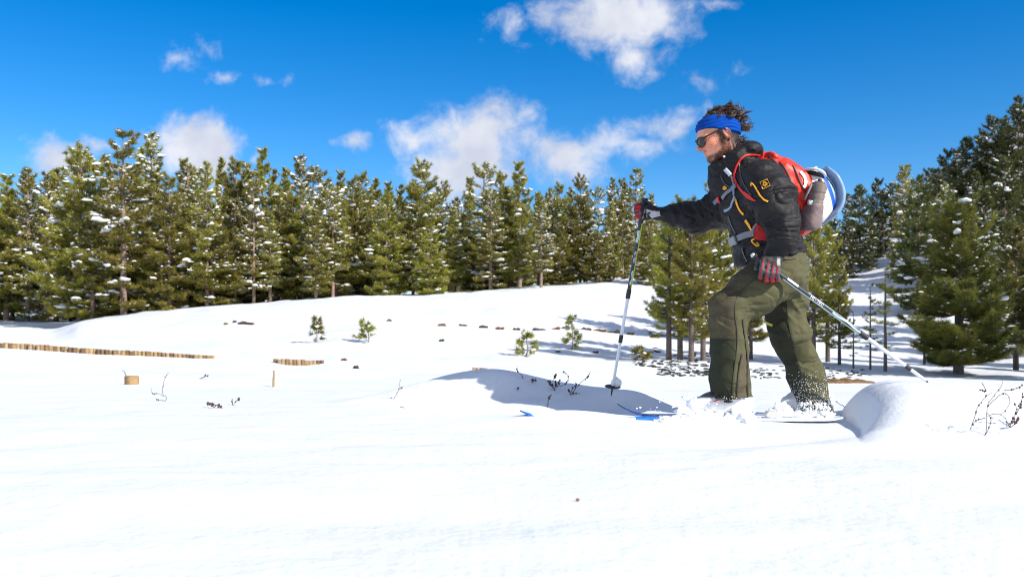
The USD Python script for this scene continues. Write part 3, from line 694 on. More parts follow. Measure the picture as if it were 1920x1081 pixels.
# dark litter and stones under the young pines
g = np.random.default_rng(77); parts = []
for k in range(300):
    px, py = g.uniform(1185, 1345), 650 + 56 * g.beta(2.2, 1.2)
    if k > 215: px, py = g.uniform(1400, 1620), 686 + 26 * g.beta(2, 1.5)
    if px < 1230 and py > 690: continue
    p = at_ground(px, py, ymin=12); s = p[1] / F
    w = g.uniform(1.5, 6.5) * s
    parts.append(lump(p + [0, 0, .01], (w, w * .6, g.uniform(.8, 1.9) * s), k, .6))
tag(obj('ground_litter', join(parts), mat('dark_litter', (.02, .019, .015), .95, noise=(20.0, .5))), 'dark stones and litter poking through the snow under the young pines', 'litter', kind='stuff')
p = [at_ground(px, y=Y) for px, Y in ((1540, 15.2), (1570, 15.3), (1600, 15.6), (1630, 16.0))]
parts = [lump(a * (1 - t) + b * t + [0, 0, .0], (.13, .1, g.uniform(.05, .085)), int(t * 90) + k, .5) for k, (a, b) in enumerate(zip(p[:-1], p[1:])) for t in np.linspace(0, 1, 5)]
tag(obj('earth_bank', join(parts), DRYLEAF, smooth=True), 'strip of bare brown earth behind the rear leg', 'earth bank')

# ------------------------------------------------------------------ log edging, stump, post
LOGM = [mat(f'cut_log_{k}', c, .85, noise=(14.0, .35), bump=(40.0, .6, .01)) for k, c in enumerate([(.20, .125, .055), (.28, .18, .08), (.14, .085, .04), (.32, .22, .12)])]
def edging(label, pts, hts, step):
    q = spline(pts, 60); seg = np.r_[0, np.cumsum(np.hypot(*np.diff(q, axis=0).T))]
    n = int(seg[-1] / step); P = []
    for s in (np.arange(n) + .5) / n * seg[-1]:
        px, py = np.interp(s, seg, q[:, 0]), np.interp(s, seg, q[:, 1]); h = np.interp(s / seg[-1], np.linspace(0, 1, len(hts)), hts)
        P.append((px, py, h))
    g = np.random.default_rng(n)
    t = thing('log_edging', label, 'log edging', at_ground(P[0][0], P[0][1], ymin=10))
    o = np.array(t.GetAttribute('xformOp:translate').Get())
    for px, py, h in P:
        b = at_ground(px, py + h / 2 + 1.0, ymin=10); s = b[1] / F; hh = h * s * g.uniform(.85, 1.1); r = step * s * g.uniform(.54, .62)
        c = trimesh.creation.cylinder(r, hh + .3, sections=9); v, f = tm(c); v[:, 2] += hh / 2 - .1 ; v[:, :2] *= 1 + .1 * (meshkit.noise(v * 9 + px, 3)[:, None] - .5)
        obj('log', (v + b - o, f), LOGM[int(g.integers(4))], t, smooth=40)
edging('long run of short upright logs holding the snow bank at far left', [(-30, 647), (60, 651), (130, 656), (200, 661), (260, 663), (330, 667), (402, 670)], [5.5, 6.5, 6.5, 6, 5, 4.5, 3, 1.5], 7.5)
edging('short exposed piece of log edging right of the long run', [(513, 677), (545, 680), (580, 681), (607, 679)], [1.5, 5.5, 6.5, 3.5, 1.5], 7.0)
edging('tiny exposed piece of log edging behind the snow hump', [(886, 693), (900, 694), (914, 695)], [2, 3, 2], 7)

b = at_ground(247, 720); s = b[1] / F
st = thing('tree_stump', 'sawn tan log stump sticking out of the snow at left', 'stump', b)
v, f = tm(trimesh.creation.cylinder(13 * s, 18 * s, sections=24).subdivide()); v[:, 2] += 6 * s; v[:, :2] *= 1 + .08 * (meshkit.noise(v * 14, 4)[:, None] - .5)
obj('bark', (v, f), LOGM[1], st, smooth=40)
v, f = tm(trimesh.creation.cylinder(11.6 * s, 1.2 * s, sections=24)); obj('cut_face', (v + [0, 0, 15.2 * s], f), LOGM[3], st, smooth=40)
b = at_ground(513, 725); s = b[1] / F
pm = tube(np.array([[0, 0, -.15], [.0, 0, 12 * s], [.006, 0, 24 * s], [.003, 0, 31 * s]]), np.array([2.4, 2.3, 2.1, 1.6]) * s, 8)
tag(obj('wooden_post', (pm[0] + b, pm[1]), LOGM[3], smooth=40), 'thin wooden stake standing upright in the snow below the log edging', 'stake')

# ------------------------------------------------------------------ dry twigs
def twigs(name, label, stems, dpt=None, py0=None, r=.0022, seeds=0, seed=1, cat='dry plant', seedr=.006):
    """stems: polylines in photograph points; the foot of the first one stands on the snow."""
    g = np.random.default_rng(seed)
    b = at_ground(*stems[0][0], y=dpt); Y = b[1]; parts, heads = [], []
    foot_py = HZ + (H - b[2]) / Y * F; shift = foot_py - stems[0][0][1]
    for st_ in stems:
        q = np.array(st_, float); n = len(q)
        yy = Y + np.linspace(0, 1, n) * g.uniform(-.06, .06)
        P = np.stack([(q[:, 0] - CX) / F * yy, yy, H - (q[:, 1] + shift - HZ) / F * yy], 1)
        P = spline(P, max(4, 3 * n)) + g.normal(0, r * .5, (max(4, 3 * n), 3))
        parts.append(tube(P, np.linspace(r, r * .5, len(P)), 5))
        for k in range(seeds):
            heads.append(lump(P[int(g.integers(len(P) // 3, len(P)))] + g.normal(0, r, 3), np.array([1, 1, 1.3]) * seedr * g.uniform(.6, 1.2), int(g.integers(999)), .5))
    t = thing(name, label, cat, b)
    v, f = join(parts); obj('stems', (v - b, f), TWIG, t, smooth=True)
    if heads: v, f = join(heads); obj('seed_heads', (v - b, f), TWIG, t, smooth=True)
BANK = at_ground(1847, 816)[1]
twigs('dry_twigs', 'blurred branching dry weed on the bank at the right edge', [[(1847, 818), (1850, 790), (1853, 760), (1866, 740), (1876, 728), (1879, 716)], [(1853, 762), (1870, 746), (1886, 740), (1893, 752), (1889, 766), (1876, 780)], [(1847, 818), (1856, 800), (1857, 785), (1850, 775)],
      [(1848, 785), (1832, 790), (1820, 805)], [(1822, 800), (1834, 765), (1846, 748), (1862, 738)], [(1884, 733), (1896, 733), (1915, 725)], [(1841, 720), (1846, 735), (1838, 733)], [(1852, 782), (1875, 779), (1892, 800)]], dpt=BANK, r=.0014, seeds=5, seed=3, seedr=.0030)
twigs('dry_twigs', 'reddish dry weed tuft right of the branching weed at the right edge', [[(1895, 806), (1900, 790), (1906, 775), (1903, 765)], [(1895, 806), (1905, 798), (1908, 790)], [(1906, 780), (1914, 762), (1918, 745)], [(1890, 803), (1898, 797), (1904, 796)]], dpt=BANK + .1, r=.0015, seeds=7, seed=4, seedr=.0042)
twigs('dry_twigs', 'dark tangled dry weed on the snow hump, left of the grey one', [[(1040, 732), (1036, 722), (1031, 714)], [(1040, 732), (1042, 720), (1041, 713)], [(1038, 728), (1046, 720), (1050, 713)], [(1046, 724), (1062, 718), (1066, 710), (1057, 698)], [(1036, 715), (1041, 705), (1043, 700)], [(1040, 730), (1028, 716), (1026, 712)]], r=.0017, seeds=9, seed=5, seedr=.005)
twigs('dry_twigs', 'grey dry weed with long leaning stalk between the hump and the upright pole', [[(1068, 740), (1076, 732), (1084, 722), (1093, 714), (1107, 697)], [(1068, 740), (1078, 737), (1088, 740)], [(1070, 736), (1064, 730)], [(1076, 733), (1080, 724), (1078, 718)], [(1068, 740), (1074, 728), (1078, 722)]], r=.0018, seeds=5, seed=6, seedr=.0045)
twigs('dry_twigs', 'single knotted stalk in front of the snow hump', [[(1026, 764), (1028, 754), (1032, 742)]], r=.0026, seeds=9, seed=7, seedr=.004)
twigs('dry_twigs', 'bent twig in the shade at the top of the hump', [[(982, 712), (976, 704), (971, 696), (971, 690)]], r=.002, seeds=3, seed=8, seedr=.004)
twigs('dry_twigs', 'tiny dark twig lying in the shade of the hump', [[(997, 716), (1001, 712), (1005, 710)], [(997, 716), (1003, 713)]], r=.003, seeds=3, seed=9, seedr=.005)
twigs('dry_twigs', 'forked sprig in the middle of the shaded hump side', [[(970, 732), (968, 728), (966, 730)], [(970, 732), (972, 727), (974, 730)]], r=.002, seeds=3, seed=10, seedr=.004)
twigs('dry_twigs', 'faint tall weed left of the snow hump', [[(738, 748), (744, 738), (748, 728), (750, 714)], [(748, 730), (756, 726)]], r=.0018, seeds=3, seed=11, seedr=.003)
twigs('dry_twigs', 'faint curled weed below the left end of the hump', [[(750, 764), (754, 762), (760, 768), (766, 772)]], r=.0018, seeds=1, seed=12, seedr=.003)
twigs('dry_twigs', 'pale wiry weed right of the log stump', [[(311, 752), (309, 742), (304, 742), (298, 738), (288, 738), (283, 728)], [(306, 742), (306, 720), (316, 698)], [(311, 752), (300, 750), (292, 748)]], r=.002, seeds=3, seed=13, seedr=.004)
twigs('dry_twigs', 'low sprawling sprig with round seed balls in front of the stake', [[(398, 764), (404, 759), (396, 756), (390, 755)], [(404, 759), (412, 760), (417, 765)], [(396, 761), (402, 757)]], r=.003, seeds=3, seed=14, seedr=.008)
twigs('dry_twigs', 'small upright sprig right of the one with seed balls', [[(437, 759), (435, 752), (436, 747)], [(440, 755), (446, 749), (450, 746)]], r=.003, seeds=2, seed=15, seedr=.006)
twigs('dry_twigs', 'small dark twig on the snow below the end of the long log run', [[(374, 710), (380, 707), (385, 705), (391, 707)], [(383, 706), (385, 702)]], r=.006, seeds=2, seed=16, seedr=.01)
twigs('dry_twigs', 'thin stick leaning left of the log stump', [[(237, 703), (233, 697), (230, 694)]], r=.006, seeds=0, seed=17)
twigs('dry_twigs', 'dark stick standing in the snow just left of the right bank', [[(1585, 764), (1573, 757), (1567, 752)]], dpt=5.2, r=.0025, seeds=2, seed=18, seedr=.004)
b = at_ground(1083, 940)
tag(obj('fallen_bud', lump(b + [0, 0, .004], (.0045, .0035, .0045), 4, .4, True), mat('reddish_bud', (.2, .09, .07), .8), smooth=True), 'single reddish bud lying on the smooth snow in the foreground', 'bud')
# ------------------------------------------------------------------ the skier
def folds(p, scale, amp, seed, stretch=(1, 1, 1)):
    q = p * np.asarray(stretch, np.float32) * scale
    a = meshkit.noise(q, seed) - .5
    return amp * ((np.abs(a) * 2) ** .7 - .5) + amp * .5 * (meshkit.noise(q * 2.3, seed + 1) - .5)
def crease(t, p, freq, seed, warp=1.2):
    q = np.stack([t * freq + warp * meshkit.noise(p * 7, seed + 3), p[:, 0] * 4 + p[:, 1] * 5, np.full(len(p), seed * 1.7)], 1)
    n = meshkit.noise(q, seed)
    return (1 - np.abs(2 * n - 1)) ** 2.2 - .3
person = thing('person', 'man in dark jacket and olive trousers striding left on skis with blue headband', 'person', W(1440, 790))
PO = np.array(person.GetAttribute('xformOp:translate').Get())
def part(name, vf, m, smooth=True, color=None, label=None, parent=None):
    o = obj(name, (vf[0] - PO, vf[1]), m, parent or person, smooth=smooth, color=color)
    if label: o.SetCustomDataByKey('label', label)
    return o

# head frame: X forward (towards the left of the photo), Z up the skull, tilted 20 degrees forward
TH = math.radians(20)
HO = W(1347, 254)
FX = np.array([-math.cos(TH), 0, -math.sin(TH)]); UZ = np.array([-math.sin(TH), 0, math.cos(TH)]); LY = np.array([0, -1.0, 0])
def to_head(p):
    q = p - HO
    return np.stack([q @ FX, q @ LY, q @ UZ], -1).astype(np.float32)
def from_head(v): v = np.asarray(v, float); return HO + v[..., :1] * FX + v[..., 1:2] * LY + v[..., 2:3] * UZ
def sym(p): return np.stack([p[:, 0], np.abs(p[:, 1]), p[:, 2]], 1)
def head_sdf(h):
    s = sym(h)
    d = ell(h, (-.008, 0, .024), (.104, .078, .095))
    d = smin(d, ell(h, (.030, 0, -.045), (.066, .060, .072)), .03)
    d = smin(d, cone(s, (.000, .056, -.055), (.064, .014, -.104), .016, .015), .03)
    d = smin(d, ell(h, (.074, 0, -.101), (.020, .022, .017)), .02)
    d = smin(d, cone(s, (.090, .012, .020), (.074, .045, .016), .012, .010), .018)
    d = smin(d, ell(s, (.058, .046, -.026), (.024, .016, .018)), .022)
    d = smax(d, -ell(s, (.098, .033, -.004), (.020, .018, .013)), .014)
    d = smin(d, ell(s, (.078, .032, -.003), (.013, .013, .012)), .004)
    d = smin(d, cone(h, (.092, 0, .006), (.1135, 0, -.030), .0085, .0115), .010)
    d = smin(d, ell(s, (.100, .011, -.036), (.011, .0075, .008)), .006)
    d = smax(d, -ell(s, (.104, .007, -.0445), (.005, .003, .004)), .003)
    d = smin(d, ell(h, (.088, 0, -.060), (.013, .024, .0075)), .007)
    d = smin(d, ell(h, (.085, 0, -.0735), (.013, .021, .0075)), .006)
    d = smax(d, -ell(h, (.099, 0, -.0665), (.008, .024, .0016)), .003)
    e = s - np.array([-.020, .079, -.012], np.float32)
    c, sn = math.cos(.28), math.sin(.28)
    e = np.stack([e[:, 0] * c - e[:, 2] * sn, e[:, 1] - .25 * np.maximum(-e[:, 0], 0), e[:, 0] * sn + e[:, 2] * c], 1)
    ear = ell(e, (0, 0, 0), (.020, .0085, .034))
    ear = smax(ear, -ell(e, (.004, .010, .005), (.0125, .0085, .022)), .004)
    ear = smin(ear, ell(e, (.010, -.001, -.006), (.005, .006, .010)), .004)
    ear = smin(ear, ell(e, (.004, -.002, -.027), (.009, .006, .011)), .006)
    d = smin(d, ear, .006)
    d = smin(d, cone(h, (-.030, 0, -.060), (-.062, 0, -.190), .056, .060), .03)
    d = smin(d, cone(h, (-.062, -.14, -.25), (-.062, .14, -.25), .05, .05), .06)
    return d
hv, hf = surfnet(lambda p: head_sdf(p), (-.16, -.22, -.30), (.15, .22, .14), .0027)
nz_ = meshkit.noise(hv * 320, 3); n2 = meshkit.fbm(hv * 40, 3, 8)
skin = np.array(lin(210, 140, 110)); ruddy = np.array(lin(186, 84, 70)); hairc = np.array(lin(30, 19, 13))
X, Yh, Z = hv[:, 0], np.abs(hv[:, 1]), hv[:, 2]
col = np.tile(skin, (len(hv), 1))
mixc = lambda col, c, w: col * (1 - w[:, None]) + np.asarray(c) * w[:, None]
sm = lambda a, b, x: sstep((x - a) / (b - a))
col = mixc(col, ruddy, .75 * np.exp(-((X - .112) ** 2 + Yh ** 2 + (Z + .03) ** 2) / .025 ** 2) + .45 * np.exp(-((X - .06) ** 2 + (Yh - .05) ** 2 + (Z + .03) ** 2) / .028 ** 2) + .5 * sm(.078, .088, Yh) * sm(-.06, -.03, X) * (Z > -.06))
zb = np.interp(X, [-.03, 0, .03, .055, .075, .1], [-.03, -.040, -.070, -.083, -.080, -.078])
beard = sm(.007, -.010, Z - zb) * sm(-.03, -.018, X)
side = sm(.030, .008, np.abs(X - .006)) * sm(-.09, -.06, Z) * sm(.012, -.012, Z - .012) * (Yh > .05)
mous = np.exp(-((Z + .0535) / .0065) ** 2) * sm(.055, .08, X) * sm(.034, .024, Yh)
lips = np.exp(-((Z + .067) / .0095) ** 2) * sm(.075, .088, X) * sm(.025, .018, Yh)
w = np.clip(np.maximum.reduce([beard * .95, side * .9, mous * .85]) * (1 - .85 * lips) * (.55 + .75 * nz_) * (.45 + 1.0 * n2), 0, .93)
col = mixc(col, hairc, w); col = mixc(col, lin(176, 96, 90), .55 * lips)
col = mixc(col, hairc, .95 * sm(-.022, -.034, X) * sm(-.14, -.11, Z)); col = mixc(col, hairc, .95 * sm(.068, .08, Z))
col = mixc(col, hairc, np.clip(sm(.02, .0, X + .028) * sm(-.03, .03, Z + .05) * sm(.0, .05, .075 - X) * (Z > -.12), 0, .9) * (Yh < .075))
SKIN = tint_mat('skin', .5, bump=(220.0, .25, .002), amt=.10, scale=90.0, subsurface_weight=0.12, subsurface_scale=0.004, specular_ior_level=0.4)
part('body', (from_head(hv), hf), SKIN, color=col)

# hair: curls behind and over the headband, sideburn and nape
g = np.random.default_rng(5)
def curl(root, d, length, amp, turns, r, n=12):
    u = np.linspace(0, 1, n); d = d / np.linalg.norm(d)
    s = np.cross(d, [0.3, 1, .2]); s /= np.linalg.norm(s); t = np.cross(d, s)
    ph = g.uniform(0, 6.28); a = amp * np.minimum(u * 3, 1)
    sag = np.array([0, 0, -.25])
    P = root + d * (length * u)[:, None] * (1 - .15 * u)[:, None] + s * (a * np.cos(turns * 6.28 * u + ph))[:, None] + t * (a * np.sin(turns * 6.28 * u + ph))[:, None] + sag * (length * u ** 2 * .4)[:, None]
    return tube(P, r * np.linspace(1, .45, n), 4, cap=False)
locks = []
for k in range(95):
    th = g.uniform(math.radians(50), math.radians(205))          # angle over the skull from the brow to the nape
    yy = np.clip(g.normal(0, .55), -1, 1)
    nrm = np.array([math.cos(th) * (1 - .5 * yy * yy), yy, math.sin(th) * (1 - .35 * yy * yy)]); nrm /= np.linalg.norm(nrm)
    if nrm[0] > .40 or (nrm[2] < .15 and abs(nrm[1]) > .6): continue
    root = np.array([-.008, 0, .024]) + nrm * np.array([.100, .074, .092]) * 1.0
    back = np.clip((.35 - nrm[0]) / 1.1, 0, 1)
    d = nrm * np.array([.32, .40, .34]) + np.array([-.85, 0, .02 + .30 * back * (nrm[2] > .2)]) + g.normal(0, .16, 3)
    L, amp, tn = g.uniform(.030, .046) + back * g.uniform(.025, .062), g.uniform(.007, .014), g.uniform(.6, 1.25)
    st0 = g.bit_generator.state
    for q in range(9):
        g.bit_generator.state = st0; ph0 = g.uniform(0, 6.28)
        g2 = np.random.default_rng(k * 50 + q)
        sv = g; 
        locks.append(curl(root + g2.normal(0, .0035, 3), d + g2.normal(0, .035, 3), L * g2.uniform(.8, 1.08), amp * g2.uniform(.85, 1.1), tn, g2.uniform(.0009, .0020), 15))
for k in range(110):                                                # short hair on the crown under the curls
    th = g.uniform(math.radians(52), math.radians(150)); yy = g.uniform(-.8, .8)
    nrm = np.array([math.cos(th), yy, math.sin(th)]); nrm /= np.linalg.norm(nrm)
    locks.append(curl(np.array([-.008, 0, .024]) + nrm * np.array([.100, .074, .092]), nrm * .5 + np.array([-.8, 0, 0]) + g.normal(0, .2, 3), g.uniform(.02, .035), .004, .8, .0016, 8))
for k in range(270):                                                # sideburns, nape
    sy = g.choice([-1, 1])
    if k < 60: root, d, L = np.array([g.uniform(-.002, .02), sy * .074, g.uniform(-.05, .015)]), np.array([-.1, sy * .35, -1]), g.uniform(.010, .02)
    else: root, d, L = np.array([g.uniform(-.10, -.045), sy * g.uniform(0, .062), g.uniform(-.085, -.045)]), np.array([-.7, sy * .3, -.6]), g.uniform(.02, .045)
    if k >= 60: root[1] = sy * min(abs(root[1]), .07 * math.sqrt(max(0.05, 1 - ((root[0] + .0) / .115) ** 2)))
    locks.append(curl(root, d + g.normal(0, .2, 3), L * (1.25 if k >= 60 else 1), .005, 1.0, g.uniform(.0010, .0018), 8))
v, f = join(locks)
HAIR = mat('brown_hair', lin(62, 38, 24), .4, noise=(120.0, .5), specular_ior_level=.6)
part('hair', (from_head(v), f), HAIR)

# headband
def band_sdf(h):
    th = np.arctan2(h[:, 2] - .024, h[:, 0]); fold = .0022 * np.sin((h[:, 2] - .42 * h[:, 0]) * 330 + 5 * np.sin(h[:, 0] * 26) + h[:, 1] * 12) * (.5 + meshkit.noise(h * 22, 4)) + .003 * (meshkit.noise(h * 35, 6) - .5)
    d = ell(h, (-.008, 0, .024), (.1135, .088, .105)) - fold
    low = .012 + .50 * h[:, 0] + .004 * np.sin(h[:, 0] * 45)
    low = np.maximum(low, -.05)
    x = h[:, 0]
    up = np.interp(x, [-.125, -.118, -.10, -.075, -.045, -.015, .015, .03], [-.005, .008, .036, .060, .079, .092, .1, .104])
    d = smax(d, low - h[:, 2], .008); d = smax(d, (h[:, 2] - up) * .75, .010)
    return smax(d, -ell(h, (-.008, 0, .024), (.090, .066, .083)), .004)
v, f = surfnet(band_sdf, (-.15, -.11, -.09), (.13, .11, .14), .003)
part('headband', (from_head(v), f), mat('headband_cloth', lin(0, 60, 142), .85, noise=(16.0, .25), bump=(160.0, .3, .002), specular_ior_level=.12))

# sunglasses: two lenses in dark rims, bridge, temples
BLACKP = mat('black_plastic', (.012, .012, .014), .28)
LENS = mat('dark_lens', (.008, .009, .011), .08, specular_ior_level=.45)
sg = []; lens = []
for s in (1, -1):
    C = np.array([.107, s * .031, -.006]); nrm = np.array([.93, s * .34, -.12]); nrm /= np.linalg.norm(nrm)
    a = np.cross([0, 0, 1], nrm); a /= np.linalg.norm(a); b_ = np.cross(nrm, a)
    t_ = np.linspace(0, 2 * np.pi, 25); rx = .027; rz = .021
    shape = np.sign(np.cos(t_)) * np.abs(np.cos(t_)) ** .85, np.sign(np.sin(t_)) * np.abs(np.sin(t_)) ** .8
    loop = C + a * (rx * shape[0])[:, None] + b_ * (rz * shape[1])[:, None] - nrm * (((shape[0] * rx) ** 2 + (shape[1] * rz) ** 2) * 8)[:, None]
    sg.append(tube(loop, .0050, 6, cap=False))
    rr = [C + nrm * .0] ; vs = [C + nrm * .001]; fs = []
    for ring, kf in enumerate((.5, .97)):
        vs += list(C + a * (rx * kf * shape[0][:-1])[:, None] + b_ * (rz * kf * shape[1][:-1])[:, None] - nrm * ((((shape[0] * rx) ** 2 + (shape[1] * rz) ** 2)[:-1] * kf * kf) * 8)[:, None])
    for k in range(24):
        k2 = (k + 1) % 24; fs += [(0, 1 + k, 1 + k2), (1 + k, 25 + k, 25 + k2), (1 + k, 25 + k2, 1 + k2)]
    lens.append((np.array(vs), np.array(fs)))
    out = C + a * (rx * (1 if s > 0 else -1)) * np.sign(a[1] * s) * (1 if s > 0 else -1)
    hinge = np.array([.092, s * .060, .004])
    tp = spline([hinge, (.06, s * .075, .008), (.01, s * .083, .012), (-.016, s * .083, .010), (-.034, s * .080, -.004)], 16)
    sg.append(tube(tp, np.linspace(.0046, .0028, 16), 6)); sg.append(tube(np.array([loop[np.argmax(loop[:, 1] * s)], hinge]), [.0032, .0036], 6))
sg.append(tube(spline([(.108, -.008, .0), (.113, 0, .003), (.108, .008, .0)], 8), .0026, 6))
v, f = join(sg); gl = part('sunglasses', (from_head(v), f), BLACKP)
for l_ in lens: part('lens', (from_head(l_[0]), l_[1]), LENS, parent=gl)

# jacket
Wp = lambda x, y, d=0.0: W(x, y, d).astype(np.float32)
J = {'pel': Wp(1452, 482), 'waist': Wp(1430, 435), 'chest': Wp(1410, 368), 'neck': Wp(1386, 318)}
LSH, LEL, LWR = Wp(1428, 343, -.19), Wp(1470, 416, -.29), Wp(1452, 476, -.27)
RSH, REL, RWR = Wp(1385, 352, .20), Wp(1308, 409, .27), Wp(1240, 401, .30)
def sleeve_l(p):
    d = chain(p, [(LSH, .108), (Wp(1447, 374, -.25), .098), (LEL, .068), (Wp(1469, 447, -.29), .056), (LWR, .046)], .03)
    return d
def sleeve_r(p):
    return chain(p, [(RSH, .105), (Wp(1350, 393, .24), .083), (REL, .066), (Wp(1272, 404, .29), .046), (RWR, .035)], .05)
def jacket_sdf(p):
    d = chain(p, [(J['neck'], .095), (J['chest'], .155), (J['waist'], .140), (J['pel'], .150)], .06, sy=1.32)
    d = smin(d, cone(p, Wp(1420, 480, -.05), Wp(1408, 492, .02), .085, .075, 1.6), .05)
    hem = p[:, 2] - (J['pel'][2] - R(12) - .42 * (p[:, 0] - J['pel'][0]) * -1 * .3)
    d = smax(d, -(p[:, 2] - (W(1450, 487)[2] + np.clip((W(1450, 487)[0] - p[:, 0]), -.12, .16) * -.20)), .02)
    d = smin(d, sleeve_r(p), .05)
    d = smin(d, sleeve_l(p), .016)
    # high collar and folded hood
    col_ = cone(p, Wp(1368, 335), Wp(1362, 288), .108, .092, 1.0)
    top = (p[:, 2] - W(1345, 302)[2]) - .62 * (p[:, 0] - W(1345, 302)[0])
    col_ = smax(col_, top * .85, .014)
    inner = cone(p, Wp(1366, 320), Wp(1358, 262), .080, .078)
    d = smin(d, col_, .03)
    hood = smin(ell(p, Wp(1398, 286), (.068, .13, .050)), ell(p, Wp(1410, 282), (.040, .10, .034)), .03)
    hood = smin(hood, ell(p, Wp(1375, 300), (.07, .118, .034)), .03)
    hood = smax(hood, -cone(p, Wp(1372, 300), Wp(1362, 250), .082, .080), .012)
    d = smin(d, hood, .022)
    d = smax(d, -smax(inner, -(p[:, 2] - W(0, 318)[2]), .01), .008)
    k1 = folds(p, 7, .010, 11, (1, 1, 2.0)) + folds(p, 21, .0035, 14, (1.6, 1, 1.2))
    # creases ring the sleeves, irregular and slanting
    for k, (a, b, am) in enumerate(((REL, RSH, .028), (RWR, REL, .018), (LSH, LEL, .024), (LEL, LWR, .024))):
        ax = (b - a) / np.linalg.norm(b - a); t = (p - a) @ ax; L = np.linalg.norm(b - a)
        r_ = np.sqrt(np.maximum(((p - a) ** 2).sum(1) - t * t, 0)); w_ = np.clip(1.2 - np.abs(t / L - .5) * 1.9, 0, 1) * np.clip((.17 - r_) / .05, 0, 1)
        k1 = k1 - w_ * am * crease(t + .35 * (p[:, 2] - a[2]) * (1 if k % 2 else -1), p, 21, 70 + k)
        k1 = k1 - w_ * am * .45 * crease(t - .5 * (p[:, 2] - a[2]), p, 44, 80 + k, 2.0)
    q = p - J['waist']; w_ = np.exp(-(q[:, 2] / .16) ** 2) * .5
    k1 = k1 - w_ * .016 * crease(q[:, 2] - .5 * q[:, 0], p, 16, 90)
    return d + k1
v, f = surfnet(jacket_sdf, (W(1222, 0, .3)[0], 4.08, W(0, 522)[2]), (W(1528, 0)[0], 4.95, W(0, 250)[2]), .0068)
JACK = mat('black_softshell', (.0092, .0085, .0092), .62, noise=(3.0, .2), bump=(13.0, .4, .012), creased=(5.5, .55, .02), specular_ior_level=.25)
jacket = part('jacket', (v, f), JACK)
YEL = mat('yellow_trim', lin(236, 160, 20), .5)
def jstrap(name, px, w, m, **kw): return part(name, strap(jacket_sdf, px, w, **kw), m, parent=jacket)
jstrap('zip', [(1409, 343), (1417, 352), (1422, 361), (1428, 370), (1440, 378)], [2.6] * 6 + [2.8] * 16 + [3.4] * 6, YEL)
jstrap('zip', [(1409, 349), (1409, 343), (1413, 346)], 2.4, YEL, n=10)
jstrap('zip', [(1379, 371), (1383, 384), (1388, 394), (1395, 402)], 4.6, YEL)
jstrap('zip', [(1398, 413), (1404, 422), (1412, 434)], 5.4, YEL)
jstrap('zip', [(1416, 449), (1410, 451), (1413, 456), (1424, 460)], 3.0, YEL)
jstrap('zip', [(1419, 455), (1424, 460), (1417, 461)], 2.6, YEL, n=10)
ZIPM = mat('black_rubber_zip', (.05, .05, .058), .3)
jstrap('zip', [(1366, 404), (1372, 421), (1380, 437)], 2.6, ZIPM)
jstrap('zip', [(1392, 464), (1396, 478), (1402, 490)], 3.0, ZIPM)
jstrap('seam', [(1385, 305), (1390, 330), (1398, 350), (1410, 366)], 1.6, ZIPM)
jstrap('seam', [(1352, 330), (1358, 342), (1372, 352)], 1.6, ZIPM)
from shapely import affinity, Polygon, Point, union_all
def paw(cx, cy, s, rot):
    toes = [affinity.rotate(affinity.scale(Point(x, y).buffer(1, 8), a, b), r_, origin='center') for x, y, a, b, r_ in ((-3.3, .2, .9, 1.4, 25), (-1.3, -2.4, .95, 1.45, 8), (1.3, -2.4, .95, 1.45, -8), (3.3, .2, .9, 1.4, -25))]
    pad = Polygon([(-2.6, 3.6), (-2.4, 2.0), (-.9, .4), (.9, .4), (2.4, 2.0), (2.6, 3.6), (1.2, 3.2), (-1.2, 3.2)]).buffer(.35)
    return affinity.translate(affinity.rotate(affinity.scale(union_all(toes + [pad]), s, s, origin=(0, 0)), rot, origin=(0, 0)), cx, cy)
sq = affinity.translate(affinity.rotate(Polygon([(-8, -7), (8, -7), (8, 7), (-8, 7)]).difference(Polygon([(-6.9, -5.9), (6.9, -5.9), (6.9, 5.9), (-6.9, 5.9)])), -24, origin=(0, 0)), 1434.5, 345)
part('emblem_frame', decal(jacket_sdf, sq), mat('dull_yellow', lin(190, 140, 40), .6), parent=jacket)
part('emblem', decal(jacket_sdf, paw(1434.5, 345, 1.15, -24)), YEL, parent=jacket)
part('emblem', decal(jacket_sdf, paw(1359, 352, .95, -20)), YEL, parent=jacket)
part('toggle', (lambda b: (b[0], b[1]))(lump(hit(jacket_sdf, [(1357, 294)])[0][0] + [0, -.006, 0], (.006, .006, .006), 1, .1, True)), mat('pale_toggle', (.6, .6, .62), .3), parent=jacket)

